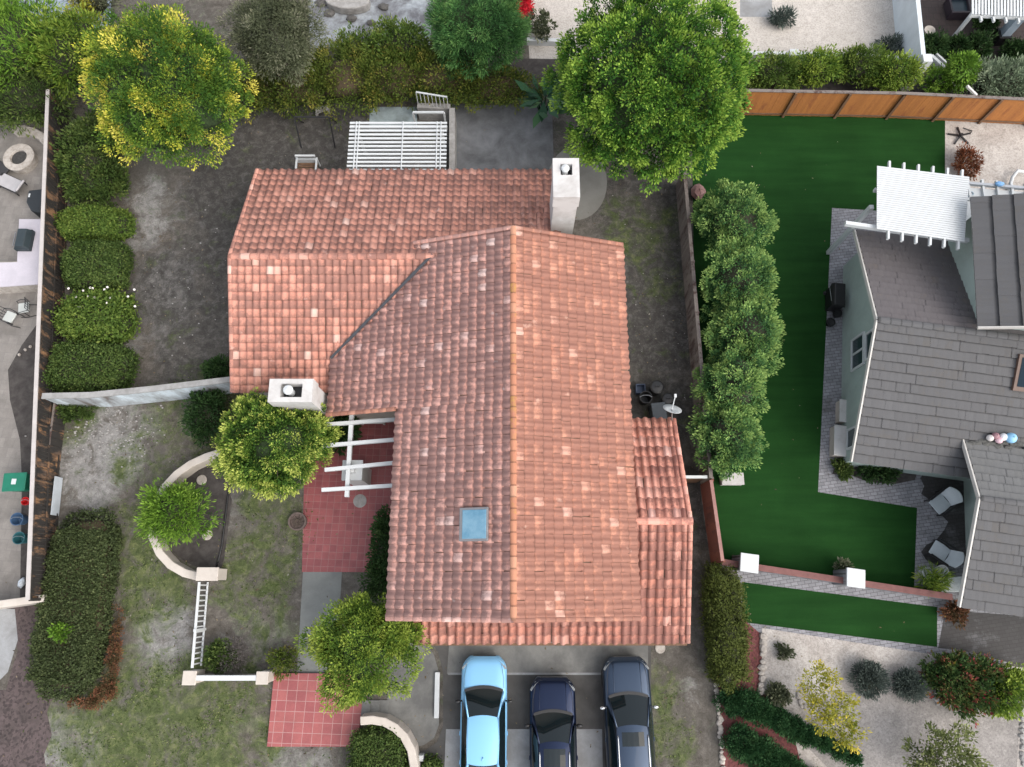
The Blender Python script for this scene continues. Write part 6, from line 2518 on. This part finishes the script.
clipped('clipped_shrub', 'olive clipped shrub in the corner of fence and white garden wall', 'shrub', 43, 343, 129, 387, 1.35, LB, M['twig'], **CL, group='clipped shrubs along the fence', rough=.12)
for i in range(16):
    q = P(random.uniform(66, 136), random.uniform(284, 308), 1.38)
    mb = MB()
    mb.blob((q.x, q.y, q.z - .05), (.06, .06, .04), 7)
    o2 = mb.build('blossom', FLW, o)
clipped('long_hedge', 'long broad dull green hedge with rusty edges beside the lower board fence', 'hedge', 38, 512, 104, 698, 1.05, LD, M['twig_brown'], n=46000, leaf=.095, amp=.05, rough=.08, rot=0.0)
bush('rusty_patch', 'rusty brown dying growth along the south east rim of the long hedge', 'bush', 114, 660, .3, (.16, .9, .3), LRUST, .09, 26, 34, .15, blobs=[(106, 690, .3, (.35, .3, .3), 20), (88, 702, .25, (.7, .12, .25), 18), (116, 630, .3, (.12, .7, .25), 12)])
bush('hedge_sprig', 'lime green sprig growing out of the long hedge top', 'sprig', 61, 633, 1.12, (.20, .20, .12), LV, .15, 16, 30, .22)
bush('corner_weed', 'low leafy weeds under the east face of the fence at the wall corner', 'weeds', 72, 411, .25, (.9, .45, .3), LB, .12, 45, 30, .2)
bush('wall_ivy', 'dark green ivy bush in the angle of the white wall and the tiled house', 'bush', 208, 416, .6, (.85, 1.15, .7), LF, .14, 90, 34, .28, core=M['twig'])
bush('corner_shrub', 'small dark shrub north of the white wall at the house corner', 'shrub', 219, 369, .4, (.65, .45, .45), LF, .13, 40, 30, .22)
bush('planter_shrub', 'bright lime green loose shrub inside the curved planter wall', 'shrub', 174, 511, 1.0, (1.15, 1.15, .8), LV, .17, 120, 46, .34, core=M['twig'], width=.25, amp=.25)
bush('rail_shrub', 'low green plant beside the picket railing', 'shrub', 219, 655, .3, (.55, .55, .35), LB, .13, 36, 26, .2)
bush('grey_twig_shrub', 'low grey twiggy shrub east of the green plant by the railing', 'shrub', 235, 655, .35, (.55, .65, .35), leaf_mat('grey_twigs', [(0, (.07, .062, .06)), (.6, (.13, .115, .11)), (1, (.20, .18, .17))]), .14, 40, 26, .22, width=.12)
bush('landing_shrub', 'low brownish green shrub at the corner of the red tile landing', 'shrub', 284, 661, .35, (.55, .5, .35), LH, .11, 36, 28, .2)
clipped('round_hedge', 'clipped dark hedge inside the curved cream wall', 'hedge', 349, 728, 404, 800, 1.0, LB, M['twig'], n=14000, leaf=.09, ex=3.2, rough=.1)
clipped('drive_shrub', 'small clipped dark shrub at the driveway edge by the white box', 'shrub', 423, 758, 440, 790, .5, LB, M['twig'], n=3000, leaf=.075, ex=3.0)
bush('wall_shrub', 'dark green shrub against the west wall below the main roof', 'shrub', 387, 545, 1.0, (.5, 1.5, 1.0), LF, .13, 110, 36, .26, core=M['twig'], blobs=[(383, 580, .9, (.55, .8, .9), 50)])
bush('courtyard_plant', 'dark potted foliage in the shaded entry courtyard', 'plant', 340, 428, .6, (.7, .8, .6), LF, .2, 50, 30, .3)
# right side
clipped('cypress_hedge', 'tall dark olive clipped hedge beside the red mulch', 'hedge', 714, 569, 744, 686, 1.7, LC, M['twig'], n=18000, leaf=.12, width=.35, amp=.12, rough=.12, ex=4.0)


def juniper(label, x0, y0, x1, y1, w0, w1):
    """low creeping conifer widest near its first end"""
    blobs = []
    for i in range(9):
        t = i / 8
        r = w0 + (w1 - w0) * t
        blobs.append((x0 + (x1 - x0) * t, y0 + (y1 - y0) * t, .3, (r, r * .9, .34), int(60 * r / w0 + 12)))
    f = blobs[0]
    bush('creeping_juniper', label, 'shrub', f[0], f[1], f[2], f[3], LJ, .11, f[4], 44, .17, core=M['twig'], blobs=blobs[1:], width=.35, group='creeping junipers in the red mulch')


juniper('long tapering dark juniper reaching across the white gravel', 733, 699, 852, 757, .56, .14)
juniper('shorter dark juniper nearest the photo\'s bottom edge', 740, 742, 830, 795, .56, .48)
bush('round_sage', 'round blue grey shrub, west one of the pair in the gravel', 'shrub', 869.5, 680, .40, (.56, .56, .42), LBLUE, .12, 90, 44, .18, core=M['twig'], width=.25, group='round blue grey shrubs')
bush('round_sage', 'round blue grey shrub, smaller east one of the pair in the gravel', 'shrub', 909.5, 684, .40, (.48, .50, .38), LBLUE, .12, 80, 44, .18, core=M['twig'], width=.25, group='round blue grey shrubs')
bush('flower_bush', 'mixed red and green flowering bush in the stone edged bed', 'bush', 955, 683, .6, (1.05, 1.1, .6), LFLOW, .15, 100, 34, .28, core=M['twig'], blobs=[(978, 684, .6, (1.1, .95, .6), 90)])
bush('flower_bush', 'yellow green flowering bush at the east end of the stone edged bed', 'bush', 1003, 690, .6, (.95, .85, .6), LM_, .15, 90, 34, .28, core=M['twig'])
bush('gravel_weed', 'small dark weed in the north west corner of the white gravel', 'weed', 783, 652, .15, (.28, .25, .18), LO, .13, 14, 22, .13)
bush('gravel_tuft', 'small olive tuft in the white gravel beside the stone ring', 'weed', 778, 695, .2, (.42, .36, .25), LO, .15, 24, 26, .16)
bush('dry_bush', 'dry reddish brown bush on the pale gravel side yard', 'bush', 966, 164, .4, (.55, .75, .45), LDRY, .15, 50, 30, .22, width=.3)
bush('bed_bush', 'low green bush in the dark bed below the grey house corner', 'bush', 843, 469, .25, (.4, .3, .28), LB, .12, 24, 28, .16)
bush('bed_ivy', 'dark ground ivy in the bed under the grey roof eave', 'ivy', 880, 472, .25, (.8, .3, .28), LF, .13, 40, 30, .2)
bush('spiky_plant', 'spiky green plant in the pot at the end of the pillar wall', 'plant', 932, 579, .6, (.5, .45, .35), LM_, .28, 26, 24, .16, width=.12)
bush('wall_weed', 'small grey weed behind the pillar wall near its east pillar', 'weed', 843, 566, .4, (.25, .22, .25), LO, .12, 12, 22, .13)
bush('orange_shrub', 'small orange brown shrub at the foot of the pillar wall\'s east end', 'shrub', 956, 614, .3, (.42, .38, .3), LRUST, .13, 26, 26, .2)

# fallen leaves and small stones too many to count
n = 3200
xs_, ys_ = RNG.uniform(-22, 18, n), RNG.uniform(-8, 23, n)
keep = RNG.uniform(size=n) < np.where(xs_ > 9, .18, 1.0) * np.clip(.35 + .6 * seeded_noise(xs_, ys_, .8, 21), .03, 1)
xs_, ys_ = xs_[keep], ys_[keep]
n = len(xs_)
kind(leaf_mesh('leaf_litter', np.stack([xs_, ys_, np.full(n, .03)], -1), RNG.normal(size=(n, 3)) * [1, 1, .1], np.tile([0, 0, 1.0], (n, 1)) + RNG.normal(size=(n, 3)) * .2, RNG.uniform(.05, .14, n), .5, RNG.uniform(0, 1, n),
               [leaf_mat('fallen_leaves', [(0, (.05, .04, .03)), (.5, (.16, .12, .07)), (.9, (.22, .19, .14)), (1, (.30, .28, .25))])], None), 'stuff')
mb = MB()
for i in range(230):
    q = P(random.gauss(105, 26), random.gauss(428, 18))
    s_ = random.uniform(.025, .06)
    mb.blob((q.x, q.y, s_ * .4), (s_, s_ * .8, s_ * .6), 6)
for i in range(30):
    q = P(random.uniform(140, 230), random.uniform(200, 360))
    s_ = random.uniform(.02, .05)
    mb.blob((q.x, q.y, s_ * .4), (s_, s_ * .8, s_ * .6), 6)
for i in range(40):
    q = P(random.uniform(600, 690), random.uniform(190, 400))
    s_ = random.uniform(.015, .035)
    mb.blob((q.x, q.y, s_ * .4), (s_, s_ * .8, s_ * .6), 6)
kind(mb.build('pebbles', M['rockgrey'], None), 'stuff')
